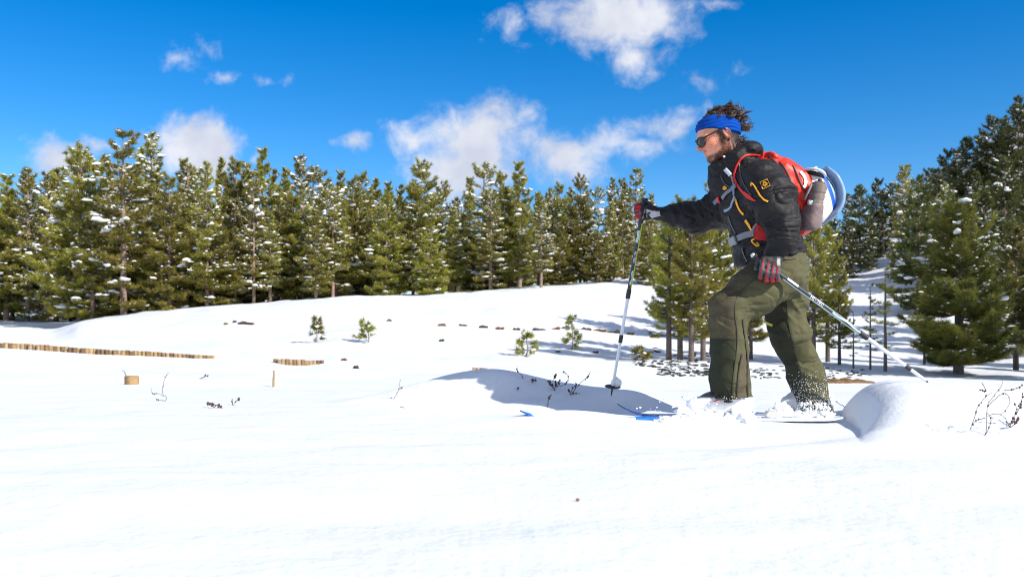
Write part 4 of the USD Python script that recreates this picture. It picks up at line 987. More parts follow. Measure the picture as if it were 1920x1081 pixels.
# trousers
LH, LK1, LK2, LA = Wp(1452, 508, -.09), Wp(1368, 578, -.15), Wp(1367, 600, -.15), Wp(1370, 748, -.12)
RH_, RK, RA = Wp(1474, 520, .09), Wp(1483, 628, .10), Wp(1524, 772, .12)
def trousers_sdf(p):
    d = cone(p, Wp(1455, 478), Wp(1462, 508), .138, .130, 1.3)
    l = chain(p, [(Wp(1458, 512, -.09), .128), (Wp(1412, 548, -.13), .112), (LK1, .088), (Wp(1364, 610, -.15), .078), (Wp(1367, 650, -.14), .080), (Wp(1368, 700, -.13), .090), (LA, .096)], .04)
    r_ = chain(p, [(Wp(1470, 510, .09), .124), (Wp(1472, 560, .10), .104), (Wp(1477, 606, .10), .090), (RK, .084), (Wp(1494, 655, .11), .078), (Wp(1511, 705, .12), .083), (RA, .097)], .04)
    l = smax(l, -(p[:, 2] - (W(0, 745, -.12)[2] + .12 * (p[:, 0] - LA[0]))), .008)
    r_ = smax(r_, -(p[:, 2] - (W(0, 770, .12)[2] - .05 * (p[:, 0] - RA[0]))), .008)
    d = smin(d, l, .05); d = smin(d, r_, .045)
    d = smax(d, p[:, 2] - W(0, 470)[2], .01)
    k = folds(p, 6, .012, 21, (1, 1, 1.3)) + folds(p, 19, .003, 24, (1, 1, 1.4))
    for n_, (c, am, fr, wd, sl) in enumerate(((Wp(1366, 590, -.2), .026, 20, .10, .6), (Wp(1488, 645, .05), .034, 19, .11, -.5), (Wp(1508, 700, .05), .022, 18, .10, .4), (Wp(1370, 700, -.2), .014, 14, .12, .2), (Wp(1468, 560, .0), .016, 15, .14, .8))):
        q = p - c; w_ = np.exp(-(q * q).sum(1) / wd ** 2)
        k = k - w_ * am * crease(q[:, 2] + sl * q[:, 0], p, fr, 110 + n_)
    return d + k
v, f = surfnet(trousers_sdf, (W(1310, 0)[0], 4.12, W(0, 800)[2]), (W(1580, 0)[0], 4.85, W(0, 455)[2]), .0072)
olive = np.array(lin(80, 78, 55)); brown = np.array(lin(74, 67, 51)); dark = np.array(lin(46, 48, 35)); inky = np.array(lin(38, 39, 31))
Px = CX + F * v[:, 0] / v[:, 1]; Py = HZ - F * (v[:, 2] - H) / v[:, 1]; left = (v[:, 1] < 4.47)
col = np.tile(olive, (len(v), 1))
near_leg = (sm(4.50, 4.46, v[:, 1]))
# front panel of the thighs and knees: above a seam from the hip pocket to the knee back, then down the shin
seam_l = np.interp(Py, [470, 500, 530, 560, 590, 620, 700, 760], [1452, 1430, 1408, 1381, 1378, 1382, 1376, 1374])
front_l = sm(2.5, -2.5, Px - seam_l) * (v[:, 1] < 4.46)
col = mixc(col, brown, front_l * sm(640, 636, Py) * .85); col = mixc(col, dark, front_l * sm(632, 636, Py))
seam_r = np.interp(Py, [520, 560, 600, 650, 700, 780], [1472, 1476, 1478, 1490, 1502, 1512])
front_r = sm(2.5, -2.5, Px - seam_r) * (v[:, 1] >= 4.46) * sm(515, 540, Py)
col = mixc(col, inky, front_r * .8)
gus = sm(9, 6, np.abs(Px - np.interp(Py, [665, 700, 750], [1394, 1393, 1392]))) * sm(660, 672, Py) * (v[:, 1] < 4.42)
col = mixc(col, lin(84, 74, 58), gus * .8)
TROUS = tint_mat('olive_cloth', .8, bump=(12.0, .4, .012), creased=(5.0, .45, .018), amt=.10, scale=45.0, specular_ior_level=.15)
trousers = part('trousers', (v, f), TROUS, color=col)
SEAM = mat('dark_seam', (.03, .033, .022), .7)
def tstrap(name, px, w, m, **kw): return part(name, strap(trousers_sdf, px, w, **kw), m, parent=trousers)
tstrap('seam', [(1436, 492), (1408, 530), (1381, 560), (1378, 590), (1382, 620), (1377, 690), (1374, 742)], 1.6, SEAM, n=50, lift=.0005, thick=.002)
tstrap('seam', [(1476, 560), (1478, 600), (1486, 640), (1503, 700), (1513, 768)], 1.6, SEAM, n=40, lift=.0005, thick=.002)
tstrap('seam', [(1338, 634), (1350, 634), (1364, 634), (1377, 636)], 1.4, SEAM, lift=.0005, thick=.0015)
tstrap('zip', [(1392, 598), (1396, 630), (1400, 662), (1401, 700), (1402, 744)], 3.2, SEAM, n=34)
tstrap('zip', [(1391, 664), (1386, 690), (1383, 720), (1382, 744)], 2.4, SEAM)
tstrap('pocket_zip', [(1470, 486), (1480, 486), (1492, 484)], 2.4, SEAM)
tstrap('logo', [(1437, 605), (1442, 607), (1449, 610)], 5, mat('yellow_print', lin(196, 176, 40), .6), n=12)
# snow caught on the trouser legs
g = np.random.default_rng(9)
P_, N_ = [], []
px = np.vstack([np.stack([g.uniform(1480, 1560, 1500), 785 - 95 * g.beta(1.0, 2.6, 1500)], 1), np.stack([g.uniform(1332, 1406, 150), 758 - 26 * g.beta(1.0, 3, 150)], 1)])
P_, N_ = hit(trousers_sdf, px); ok = np.abs(trousers_sdf(P_.astype(np.float32))) < .004
sn = [lump(p_ + n_ * .002, np.array([1, 1, 1.3]) * (g.uniform(.0008, .0020) if q_[1] < 755 else g.choice([.0012, .002, .003, .005, .009], p=[.4, .3, .17, .09, .04])), k, .8, 0.5) for k, (p_, n_, q_) in enumerate(zip(P_[ok], N_[ok], px[ok]))]
tag(part('snow_specks', join(sn), SNOW_LUMP, parent=trousers), kind='stuff')

# boots, mostly under packed snow
def boot(ankle, toe_px, d, dark_cuff):
    cw = 1.0 if dark_cuff else 0.25
    hx, tx = ankle[0] + .075, W(toe_px, 0, d)[0]
    zb = .022
    def s_(p):
        q = chain(p, [(np.array([hx - .03, 4.5 + d, zb + .06], np.float32), .052), (np.array([(hx + tx) / 2 - .02, 4.5 + d, zb + .062], np.float32), .054), (np.array([tx + .045, 4.5 + d, zb + .045], np.float32), .042)], .03)
        q = smin(q, chain(p, [(np.array([hx - .045, 4.5 + d, zb + .08], np.float32), .055), (np.array([ankle[0], 4.5 + d, ankle[2] + .03], np.float32), .062)], .02), .04)
        q = smax(q, zb - p[:, 2], .006)
        for k in range(3):
            c = np.array([hx - .09 - k * .045, 4.5 + d - .05, zb + .085], np.float32)
            q = q + .004 * np.exp(-(((p - c) / np.array([.008, .05, .05])) ** 2).sum(1))
        return q + folds(p, 26, .004, 40)
    v, f = surfnet(s_, (tx - .05, 4.5 + d - .09, 0), (hx + .09, 4.5 + d + .09, ankle[2] + .12), .006)
    c = np.tile((.8, .8, .8), (len(v), 1)); c = mixc(c, (.03, .03, .03), sm(ankle[2] + .012, ankle[2] + .02, v[:, 2]) * .95 * cw); c = mixc(c, (.04, .04, .045), sm(zb + .016, zb + .012, v[:, 2]))
    return v, f, c
BOOT = tint_mat('boot_plastic', .4, amt=.15, scale=30.0)
bl = boot(W(1375, 750, -.12), 1285, -.12, True); br = boot(W(1526, 772, .12), 1462, .12, False)
b1 = part('boot', bl[:2], BOOT, color=bl[2]); b2 = part('boot', br[:2], BOOT, color=br[2])
def lat(px, py, d, r, depth, m, name, parent, seed=0, color=None):
    part(name, lump(W(px, py, d), (r[0], depth, r[1]), seed, .15, True), m, parent=parent)
lat(1352, 746, -.20, (.030, .010), .02, BLACKP, 'buckle', b1, 2); lat(1366, 752, -.20, (.022, .008), .02, BLACKP, 'buckle', b1, 3)
REDP = mat('red_plastic', lin(214, 28, 30), .4)
part('buckle_strap', tube(np.array([W(1339, 752, -.185), W(1345, 750, -.19), W(1352, 748, -.19)]), .003, 6), REDP, parent=b1)

# gloves
def finger(p, J_, r): return chain(p, [(a, rr) for a, rr in zip(J_, r)], .004)
FINGERS_L = []
for k, (kx, ky, L1, L2) in enumerate(((1431, 487, 19, 14), (1441, 490, 20, 15), (1451, 494, 18, 14), (1460, 499, 14, 11))):
    K = Wp(kx, ky, -.305); M = Wp(kx - 3, ky + L1, -.318); T = Wp(kx - 5 + k, ky + L1 + L2, -.298); E = Wp(kx - 3 + k, ky + L1 + L2 - 2, -.262)
    FINGERS_L.append(([K, M, T, E], [.0125, .0115, .0105, .0098]))
def glove_l(p):
    d = cone(p, Wp(1455, 474, -.27), Wp(1452, 482, -.275), .038, .034)
    palm = None
    for J_, _ in FINGERS_L:
        c = cone(p, Wp(1453, 480, -.275), J_[0], .024, .0155); palm = c if palm is None else smin(palm, c, .02)
    d = smin(d, palm, .02)
    for J_, r in FINGERS_L: d = smin(d, finger(p, J_, r), .006)
    th = chain(p, [(Wp(1444, 480, -.265), .018), (Wp(1424, 488, -.25), .0135), (Wp(1418, 503, -.262), .0115)], .01)
    d = smin(d, th, .012)
    cuff = smax(cone(p, Wp(1458, 466, -.27), Wp(1452, 478, -.27), .047, .041), -(p[:, 2] - W(0, 478, -.27)[2]), .006)
    return smin(d, cuff, .006) + folds(p, 55, .0022, 50)
v, f = surfnet(glove_l, (W(1395, 0, -.2)[0], 4.10, W(0, 545, -.2)[2]), (W(1490, 0, -.2)[0], 4.36, W(0, 445, -.2)[2]), .0026)
Px = CX + F * v[:, 0] / v[:, 1]; Py = HZ - F * (v[:, 2] - H) / v[:, 1]
grey = np.array(lin(62, 65, 72)); blk = np.array(lin(20, 19, 22)); redc = np.array(lin(150, 10, 18)); lgr = np.array(lin(150, 150, 146))
col = np.tile(grey, (len(v), 1)); near_s = v[:, 1] < 4.215
col = mixc(col, blk, sm(495, 489, Py - .35 * (Px - 1440)))
for k, (J_, _) in enumerate(FINGERS_L):
    kx, ky = (1431, 1441, 1451, 1460)[k], (487, 490, 494, 499)[k]
    cx_ = kx - 2.2 - .22 * (Py - ky) + (3.2 if k < 3 else 1)
    col = mixc(col, redc, sm(2.0, 1.0, np.abs(Px - cx_)) * sm(ky - 3, ky + 1, Py) * near_s)
col = mixc(col, lgr, sm(4, 2, np.abs(Px - 1460)) * sm(482, 486, Py) * sm(500, 496, Py)); col = mixc(col, redc, sm(519, 523, Py - .1 * (Px - 1430)) * .8)
GLOVE = tint_mat('glove_fabric', .7, bump=(240.0, .3, .002), amt=.15, scale=90.0)
part('glove', (v, f), GLOVE, color=col, label='grey and black glove with red stripes gripping the lowered pole')
def glove_r(p):
    d = chain(p, [(Wp(1246, 402, .30), .031), (Wp(1230, 400, .30), .030), (Wp(1214, 395, .305), .034)], .02)
    d = smin(d, chain(p, [(Wp(1213, 386, .32), .026), (Wp(1211, 404, .315), .026)], .02), .02)
    for k in range(4):
        y = 385.5 + 6.4 * k; o = (0, -1, 0, 3)[k]
        d = smin(d, chain(p, [(Wp(1213, y - 1, .335), .0125), (Wp(1194 + o, y, .325), .0118), (Wp(1193 + o, y + 1.5, .285), .0112), (Wp(1203 + o, y + 2, .268), .0105)], .004), .004)
    d = smin(d, chain(p, [(Wp(1226, 392, .275), .019), (Wp(1213, 391, .255), .0135), (Wp(1203, 397, .252), .0118)], .01), .008)
    d = smin(d, cone(p, Wp(1240, 401, .30), Wp(1252, 403, .295), .036, .040), .006)
    return d + folds(p, 55, .002, 60)
v, f = surfnet(glove_r, (W(1180, 0, .3)[0], 4.70, W(0, 425, .3)[2]), (W(1264, 0, .3)[0], 4.90, W(0, 368, .3)[2]), .0028)
Px = CX + F * v[:, 0] / v[:, 1]; Py = HZ - F * (v[:, 2] - H) / v[:, 1]
col = np.tile(blk, (len(v), 1)); col = mixc(col, redc, sm(1203, 1199, Px)); col = mixc(col, grey, sm(3.2, 2, np.abs(Py - 399 - .25 * (Px - 1195))) * sm(1204, 1200, Px))
cu = sm(2.6, 1.6, np.abs(Py - np.interp(Px, [1213, 1222, 1232, 1241], [395, 402, 401, 400])) - np.interp(Px, [1213, 1222, 1240], [1, 5, 1.5])) * sm(1212, 1214, Px) * sm(1242, 1239, Px) * (v[:, 1] < 4.79)
col = mixc(col, lin(176, 172, 178), cu)
col = mixc(col, lgr, (sm(1.2, .5, np.abs(Px - (1207.5 - .25 * (Py - 400)))) + sm(1.2, .5, np.abs(Px - (1212.5 + .05 * (Py - 400))))) * sm(391, 394, Py) * (v[:, 1] < 4.79) * .8)
part('glove', (v, f), GLOVE, color=col, label='black glove with red fingertips closed on the upright pole')
# ------------------------------------------------------------------ backpack
def rel(o): return lambda vf: (vf[0] - o, vf[1])
pack = thing('backpack', 'red hiking backpack with grey straps worn by the skier', 'backpack', W(1480, 360))
KO = np.array(pack.GetAttribute('xformOp:translate').Get())
def kpart(name, vf, m, parent=None, smooth=True, color=None): return obj(name, (vf[0] - KO, vf[1]), m, parent or pack, smooth=smooth, color=color)
def pack_sdf(p):
    d = chain(p, [(Wp(1430, 315, .03), .055), (Wp(1452, 330, .03), .085), (Wp(1478, 356, .03), .104), (Wp(1500, 396, .03), .100), (Wp(1500, 420, .03), .075)], .05, sy=1.40)
    d = smax(d, np.abs(p[:, 1] - 4.53) - .150, .05)
    d = smin(d, cone(p, Wp(1424, 296, .03), Wp(1440, 300, .03), .022, .030, 2.6), .03)
    d = smax(d, -(p[:, 2] - (W(0, 448)[2] + .62 * (p[:, 0] - W(1495, 0)[0]))), .015)
    return d + folds(p, 11, .011, 71) + folds(p, 24, .005, 73) + .004 * np.sin(p[:, 2] * 60 + p[:, 0] * 80) * (meshkit.noise(p * 6, 9) > .5)
v, f = surfnet(pack_sdf, (W(1395, 0)[0], 4.30, W(0, 462)[2]), (W(1560, 0)[0], 4.78, W(0, 275)[2]), .006)
REDC = mat('red_nylon', lin(216, 38, 8), .5, noise=(5.0, .18), bump=(200.0, .2, .002), sheen_weight=.03)
GREYW = mat('grey_webbing', lin(104, 107, 114), .7, noise=(60.0, .15))
DKW = mat('dark_webbing', (.035, .03, .035), .6)
body_ = kpart('bag', (v, f), REDC)
def kstrap(name, px, w, m, sdf=None, parent=None, **kw): return kpart(name, strap(sdf or pack_sdf, px, w, **kw), m, parent)
kstrap('piping', [(1462, 302), (1474, 318), (1484, 342), (1492, 366), (1497, 396)], 3.0, DKW, y1=5.0) if False else kstrap('piping', [(1462, 304), (1474, 320), (1484, 344), (1492, 368), (1497, 396)], 3.0, DKW)
kstrap('piping', [(1486, 310), (1494, 326), (1502, 346), (1513, 364), (1522, 374)], 2.6, DKW)
kstrap('piping', [(1441, 294), (1456, 306), (1468, 326), (1476, 352), (1480, 380)], 3.2, DKW)
kstrap('print_stripe', [(1500, 322), (1508, 332), (1510, 345), (1506, 352)], 6.0, mat('white_print', (.75, .75, .74), .5))
def both(p): return np.minimum(jacket_sdf(p), pack_sdf(p))
RED2 = mat('red_strap_cloth', lin(186, 12, 10), .6, bump=(200.0, .2, .002))
kstrap('shoulder_strap', [(1424, 291), (1408, 290), (1394, 294), (1384, 306), (1378, 322), (1376, 336)], 3.8, RED2, sdf=jacket_sdf, thick=.005, lift=.001, n=30)
kstrap('shoulder_strap', [(1377, 334), (1383, 346), (1394, 360), (1406, 370), (1417, 377)], np.r_[np.full(10, 5.0), np.linspace(5.5, 9.5, 10), np.linspace(9, 2.5, 8)], RED2, sdf=jacket_sdf, thick=.004, lift=.001)
kstrap('sternum_strap', [(1379, 352), (1371, 356), (1362, 363), (1355, 371)], 7.5, GREYW, sdf=jacket_sdf, n=16, lift=.004)
kstrap('sternum_buckle', [(1340, 382), (1344, 377), (1348, 373)], 8.0, GREYW, sdf=jacket_sdf, n=8, thick=.006, lift=.004)
kstrap('sternum_clip', [(1348, 368), (1350, 374), (1352, 380)], 4.5, REDP, sdf=jacket_sdf, n=8, thick=.008, lift=.004)
kstrap('ladder_buckle', [(1374, 354), (1379, 351), (1383, 348)], 9, mat('grey_plastic', lin(108, 112, 122), .35), sdf=jacket_sdf, n=8, thick=.008, lift=.006)
kstrap('strap_adjuster', [(1361, 319), (1365, 323), (1371, 330)], 8.0, mat('pale_plastic', lin(176, 182, 190), .35), sdf=jacket_sdf, n=8, thick=.012, lift=.006)
kstrap('webbing', [(1371, 330), (1375, 340), (1378, 352)], 3.6, GREYW, sdf=jacket_sdf, n=10, lift=.004)
q = spline([(1377, 352), (1378, 366), (1375, 380), (1367, 391), (1362, 393)], 24); P_, N_ = hit(jacket_sdf, q)
kpart('drinking_tube', tube(P_ + N_ * .010 + np.array([0, -.01, 0]) * np.sin(np.linspace(0, 3.14, 24))[:, None], np.r_[np.full(18, .0055), np.linspace(.0058, .0075, 6)], 8), mat('blue_grey_tube', lin(118, 140, 160), .3))
kstrap('hip_belt', [(1372, 450), (1382, 447), (1396, 441), (1410, 437), (1424, 434)], 12.5, GREYW, sdf=jacket_sdf, thick=.006, lift=.003)
kstrap('belt_buckle', [(1371, 453), (1376, 451), (1383, 448)], 17, mat('grey_buckle', lin(112, 114, 122), .35), sdf=jacket_sdf, n=10, thick=.011, lift=.004)
kstrap('belt_slider', [(1383, 447), (1385, 446.4)], 18, DKW, sdf=jacket_sdf, n=6, thick=.009, lift=.006, smoothn=False)
fin = Polygon([(1418, 436), (1420, 424), (1430, 413), (1444, 405), (1454, 400), (1457, 420), (1452, 446), (1436, 446), (1424, 443)]).buffer(2.5)
def torso_only(p):
    d = chain(p, [(J['neck'], .095), (J['chest'], .155), (J['waist'], .140), (J['pel'], .150)], .06, sy=1.32)
    return d
def decal_flat(poly, sdf, thick, lift):
    return decal(sdf, poly, thick, lift)
fv = decal_flat(fin, torso_only, .022, .020); kpart('hip_fin', fv, RED2, smooth=35)
kpart('hip_fin_edge', strap(torso_only, [(1419, 440), (1419, 426), (1430, 412), (1444, 403), (1456, 399)], 4, thick=.006, lift=.040), GREYW)
kpart('hip_fin_pull', strap(torso_only, [(1434, 420), (1443, 414), (1452, 409)], 4.5, thick=.004, lift=.044, n=10), mat('pale_pull', lin(190, 192, 196), .5))
kpart('haul_loop', tube(spline([W(1418, 290, .02), W(1424, 286, .0), W(1434, 286, .0), W(1441, 292, .02)], 14), .006, 6), RED2)
# mesh side pocket that holds the bottle
MESHP = mat('mesh_pocket', lin(112, 94, 93), .6, noise=(90.0, .25), bump=(260.0, .6, .003))
BA, BB = W(1519, 428, -.13), W(1537, 342, -.15)
bax = (BB - BA) / np.linalg.norm(BB - BA)
def pocket_sdf(p):
    d = chain(p, [(Wp(1508, 424, -.10), .034), ((BA + bax * .03).astype(np.float32), .0415), ((BA + bax * .10).astype(np.float32), .042)], .02)
    d = smin(d, cone(p, Wp(1496, 428, -.07), Wp(1512, 400, -.10), .03, .03), .03)
    t = (p - BA.astype(np.float32)) @ bax.astype(np.float32)
    d = smax(d, t - .115 - .35 * (p[:, 0] - BA[0]), .006); d = smax(d, -t - .012, .012)
    return d + folds(p, 24, .004, 81)
v, f = surfnet(pocket_sdf, (W(1465, 0)[0], 4.26, W(0, 455)[2]), (W(1565, 0)[0], 4.50, W(0, 370)[2]), .005)
kpart('side_pocket', (v, f), MESHP)
kpart('compression_strap', tube(spline([W(1508, 374, -.17), W(1514, 362, -.185), W(1519, 352, -.18), W(1521, 346, -.14)], 12), .006, 5), GREYW)
kpart('compression_buckle', lump(W(1519, 379, -.19), (.014, .008, .011), 3, .3, True), mat('silver_buckle', (.55, .56, .58), .25, metallic=.6))
kpart('pull_cord', tube(spline([W(1516, 384, -.19), W(1526, 378, -.20), W(1530, 374, -.2)], 8), .0022, 5), GREYW)
kpart('loose_cord', tube(spline([W(1537, 418, .0), W(1538, 428, .0), W(1538, 436, .0)], 8), .0014, 5), GREYW)

# bottle in the pocket
def revolve_between(a, b, prof, n=28):
    ax = b - a; L = np.linalg.norm(ax); m = trimesh.creation.revolve(np.array(prof), sections=n)
    T = trimesh.geometry.align_vectors([0, 0, 1], ax / L); m.apply_transform(T); m.apply_translation(a); return tm(m)
bt = thing('drink_bottle', 'smoky grey-brown drink bottle in the side pocket of the backpack', 'bottle', BA)
L_ = np.linalg.norm(BB - BA)
prof = [(0, .0), (.033, 0), (.037, .006), (.0375, .06), (.0375, L_ * .58), (.0352, L_ * .60), (.0352, L_ * .625), (.0375, L_ * .645), (.038, L_ * .72), (.0355, L_ * .74), (.0355, L_ * .77), (.039, L_ * .79), (.0395, L_ * .92), (.036, L_ * .98), (.026, L_ * 1.0), (0, L_)]
v, f = revolve_between(BA, BB, prof)
obj('bottle_body', (v - BA, f), mat('smoky_plastic', lin(112, 99, 88), .25, noise=(14.0, .12), coat_weight=.4), bt, smooth=35)
v, f = revolve_between(BB - bax * .002, BB + bax * .018, [(0, 0), (.024, 0), (.024, .006), (.012, .008), (.010, .018), (0, .018)])
obj('cap', (v - BA, f), mat('dark_cap', (.05, .04, .03), .4), bt, smooth=35)

# white and blue helmet clipped behind the pack
hx = thing('helmet', 'white and blue sport helmet hanging upside down behind the backpack', 'helmet', W(1525, 370))
XO = np.array(hx.GetAttribute('xformOp:translate').Get())
ha = np.array([.36, 0, -.93]); ha /= np.linalg.norm(ha); hb = np.array([ha[2] * -1, 0, ha[0]])   # long axis (down) and outward
HC = W(1519, 370, .02)
def hloc(p): q = p - HC; return np.stack([q @ ha, q[:, 1], q @ hb], 1).astype(np.float32)
def helmet_sdf(p):
    h = hloc(p)
    o = ell(h, (0, 0, 0), (.150, .118, .128)); i_ = ell(h, (-.006, 0, -.006), (.138, .106, .116))
    d = smax(o, -i_, .004)
    d = smax(d, -h[:, 2] - .018, .006)
    d = smax(d, -h[:, 0] - .108 - .25 * h[:, 2], .006)
    for y in (-.05, .05):
        d = smax(d, -ell(h, (-.03, y * 1.3, .10), (.045, .014, .06)), .006)
    return d
v, f = surfnet(helmet_sdf, (W(1465, 0)[0], 4.37, W(0, 432)[2]), (W(1590, 0)[0], 4.66, W(0, 305)[2]), .0052)
h = hloc(v.astype(np.float32)); r_out = (h ** 2 / np.array([.144, .112, .122]) ** 2).sum(1)
wh = np.array(lin(232, 232, 230)); pale = np.array(lin(150, 176, 204)); bl = np.array(lin(26, 84, 176))
col = np.tile(wh, (len(v), 1)); col = mixc(col, bl, sm(.052, .058, h[:, 2]) * sm(.085, .078, h[:, 2])); col = mixc(col, pale, sm(.078, .085, h[:, 2]))
col = mixc(col, (.01, .01, .012), (r_out < .985).astype(float) * sm(.0, .01, 1 - r_out))
col = mixc(col, bl, sm(-.002, -.012, h[:, 2]) * (r_out > .985))
obj('shell', (v - XO, f), tint_mat('helmet_gloss', .3, amt=.04, coat_weight=.4), hx, smooth=True, color=col)
t_ = np.linspace(0, 2 * np.pi, 40)
rim = HC + ha * (-.118 + .006 * np.sin(2 * t_))[:, None] + np.array([0, 1, 0]) * (.074 * np.sin(t_))[:, None] + hb * (.028 + .046 * np.cos(t_))[:, None]
obj('rim', (lambda m_: (m_[0] - XO, m_[1]))(tube(rim, .0065, 8, cap=False)), mat('pale_rim', lin(206, 214, 216), .35), hx, smooth=True)
v, f = surfnet(lambda p: np.maximum(ell(hloc(p), (-.01, 0, .0), (.128, .1, .108)), -(hloc(p)[:, 0] + .085)), (W(1465, 0)[0], 4.4, W(0, 432)[2]), (W(1590, 0)[0], 4.64, W(0, 305)[2]), .009)
obj('padding', (v - XO, f), mat('black_foam', (.012, .012, .013), .8), hx, smooth=True)
arc = spline([W(1541, 317, .02), W(1557, 337, .02), W(1567, 360, .02), W(1567, 384, .02), W(1556, 404, .02), W(1537, 421, .02)], 30)
tg = np.gradient(arc, axis=0); tg /= np.linalg.norm(tg, axis=1, keepdims=True); inn = np.cross(tg, [0, 1.0, 0])
wr = np.interp(np.linspace(0, 1, 30), [0, .12, .45, .8, 1], [.010, .017, .021, .017, .006]); wy = np.interp(np.linspace(0, 1, 30), [0, .2, .8, 1], [.07, .105, .10, .04])
t_ = np.linspace(0, 2 * np.pi, 20, endpoint=False); ce, se = np.sign(np.cos(t_)) * np.abs(np.cos(t_)) ** .7, np.sign(np.sin(t_)) * np.abs(np.sin(t_)) ** .7
V = arc[:, None] + inn[:, None] * (wr[:, None] * ce)[..., None] + np.array([0, 1.0, 0]) * (wy[:, None] * se)[..., None]
i_, j_ = np.meshgrid(np.arange(29), np.arange(20), indexing='ij'); k = i_ * 20 + j_; k2 = i_ * 20 + (j_ + 1) % 20
q = np.stack([k, k2, k2 + 20, k + 20], -1).reshape(-1, 4)
V = np.vstack([V.reshape(-1, 3), arc[0], arc[-1]]); c_ = np.arange(20); n_ = (c_ + 1) % 20
fv = np.vstack([q[:, [0, 1, 2]], q[:, [0, 2, 3]], np.stack([np.full(20, 600), n_, c_], 1), np.stack([np.full(20, 601), 580 + c_, 580 + n_], 1)])
obj('brim', (V - XO, fv), mat('pale_blue_plastic', lin(118, 142, 170), .4, noise=(9.0, .16)), hx, smooth=True)
oc, oa = W(1523, 329, -.03), np.array([.95, 0, -.30]); oa /= np.linalg.norm(oa)
ring = oc + oa * (.056 * np.cos(t2 := np.linspace(0, 2 * np.pi, 36)))[:, None] + np.array([0, 1, 0]) * (.085 * np.sin(t2))[:, None] + np.array([.3, 0, .95]) * (-.012 * np.sin(t2))[:, None]
obj('opening_rim', (lambda m_: (m_[0] - XO, m_[1]))(tube(ring, .0075, 8, cap=False)), mat('pale_rim_trim', lin(186, 196, 198), .4), hx, smooth=True)
bv = np.array(BALL2.vertices); bv = oc + bv[:, :1] * .054 * oa + bv[:, 1:2] * np.array([0, .082, 0]) + bv[:, 2:] * np.array([.0036, 0, .0114])
obj('opening', (bv - XO, np.array(BALL2.faces)), mat('dark_lining', (.01, .01, .012), .8), hx, smooth=True)
# printed badge and letters on the white side
bp = [np.array([(1538 + 7 * math.cos(a_) * .8, 383 + 9 * math.sin(a_)) for a_ in np.linspace(0, 2 * np.pi, 24)])]
badge = Polygon(bp[0]).difference(Polygon(bp[0]).buffer(-1.2)); inner = union_all([Polygon([(1536, 376), (1541, 378), (1539, 383), (1534, 382)]).buffer(-.6), Polygon([(1535, 385), (1541, 384), (1540, 389)])])
obj('badge', (lambda m_: (m_[0] - XO, m_[1]))(decal(helmet_sdf, union_all([badge, inner]))), mat('badge_print', lin(150, 160, 176), .5), hx)

# ------------------------------------------------------------------ ski poles
DKP = mat('pole_graphite', lin(42, 47, 57), .35, noise=(30.0, .25)); WHP = mat('pole_white', lin(214, 216, 220), .3, coat_weight=.3); LIMEP = mat('pole_lime', lin(182, 200, 40), .4)
PALEP = mat('pole_pale_print', lin(176, 196, 196), .4); RUB = mat('black_rubber', (.016, .016, .018), .55)
def pole(name, label, a, b, splits, tip_basket, grip_d):
    """a: top of the grip, b: tip. splits: rows (t0, t1, radius, material, part name)."""
    o = b.copy(); t = thing(name, label, 'ski pole', o)
    ax = (b - a); L = np.linalg.norm(ax); ax = ax / L
    for t0, t1, r0, r1, m, nm in splits:
        n = 5; tt = np.linspace(t0, t1, n); P = a + ax * (L * tt)[:, None] - o
        obj(nm, tube(P, np.linspace(r0, r1, n), 16), m, t, smooth=40)
    # grip with flared top and finger ridges
    tt = np.linspace(-.005, grip_d, 26) * L if False else np.linspace(0, grip_d, 26)
    rr = np.interp(tt / grip_d, [0, .03, .10, .16, .3, .5, .7, .9, 1], [.010, .0185, .0185, .0125, .0150, .0160, .0150, .0140, .012]) + .0007 * np.sin(tt / grip_d * 40)
    obj('grip', tube(a + ax * tt[:, None] - o, rr, 16), RUB, t, smooth=40)
    return t, o, ax, L
A1, B1 = W(1209, 371, .30), W(1146, 741, .48)
up, uo, uax, uL = pole('ski_pole', 'upright ski pole planted ahead of the skier, dark print above and white below', A1, B1,
    [(.30 * .3, .455, .0112, .0105, DKP, 'upper_shaft'), (.455, .50, .0128, .0128, RUB, 'locking_sleeve'), (.50, .685, .0092, .0090, WHP, 'middle_shaft'), (.685, .725, .0112, .0112, RUB, 'locking_sleeve'), (.725, .965, .0082, .0076, WHP, 'lower_shaft'), (.965, 1.0, .006, .0022, RUB, 'tip')], None, .135)
A2, B2 = W(1412, 478, -.285), W(1740, 716, -.13)
dn, do_, dax, dL = pole('ski_pole', 'lowered ski pole trailing behind the skier past the snow bank', A2, B2,
    [(.12, .60, .0112, .0105, DKP, 'upper_shaft'), (.60, .645, .0130, .0130, RUB, 'locking_sleeve'), (.645, .865, .0096, .0092, WHP, 'middle_shaft'), (.865, .895, .0115, .0115, RUB, 'locking_sleeve'), (.895, .985, .0082, .0078, WHP, 'lower_shaft'), (.985, 1.0, .006, .0022, RUB, 'tip')], None, .135)
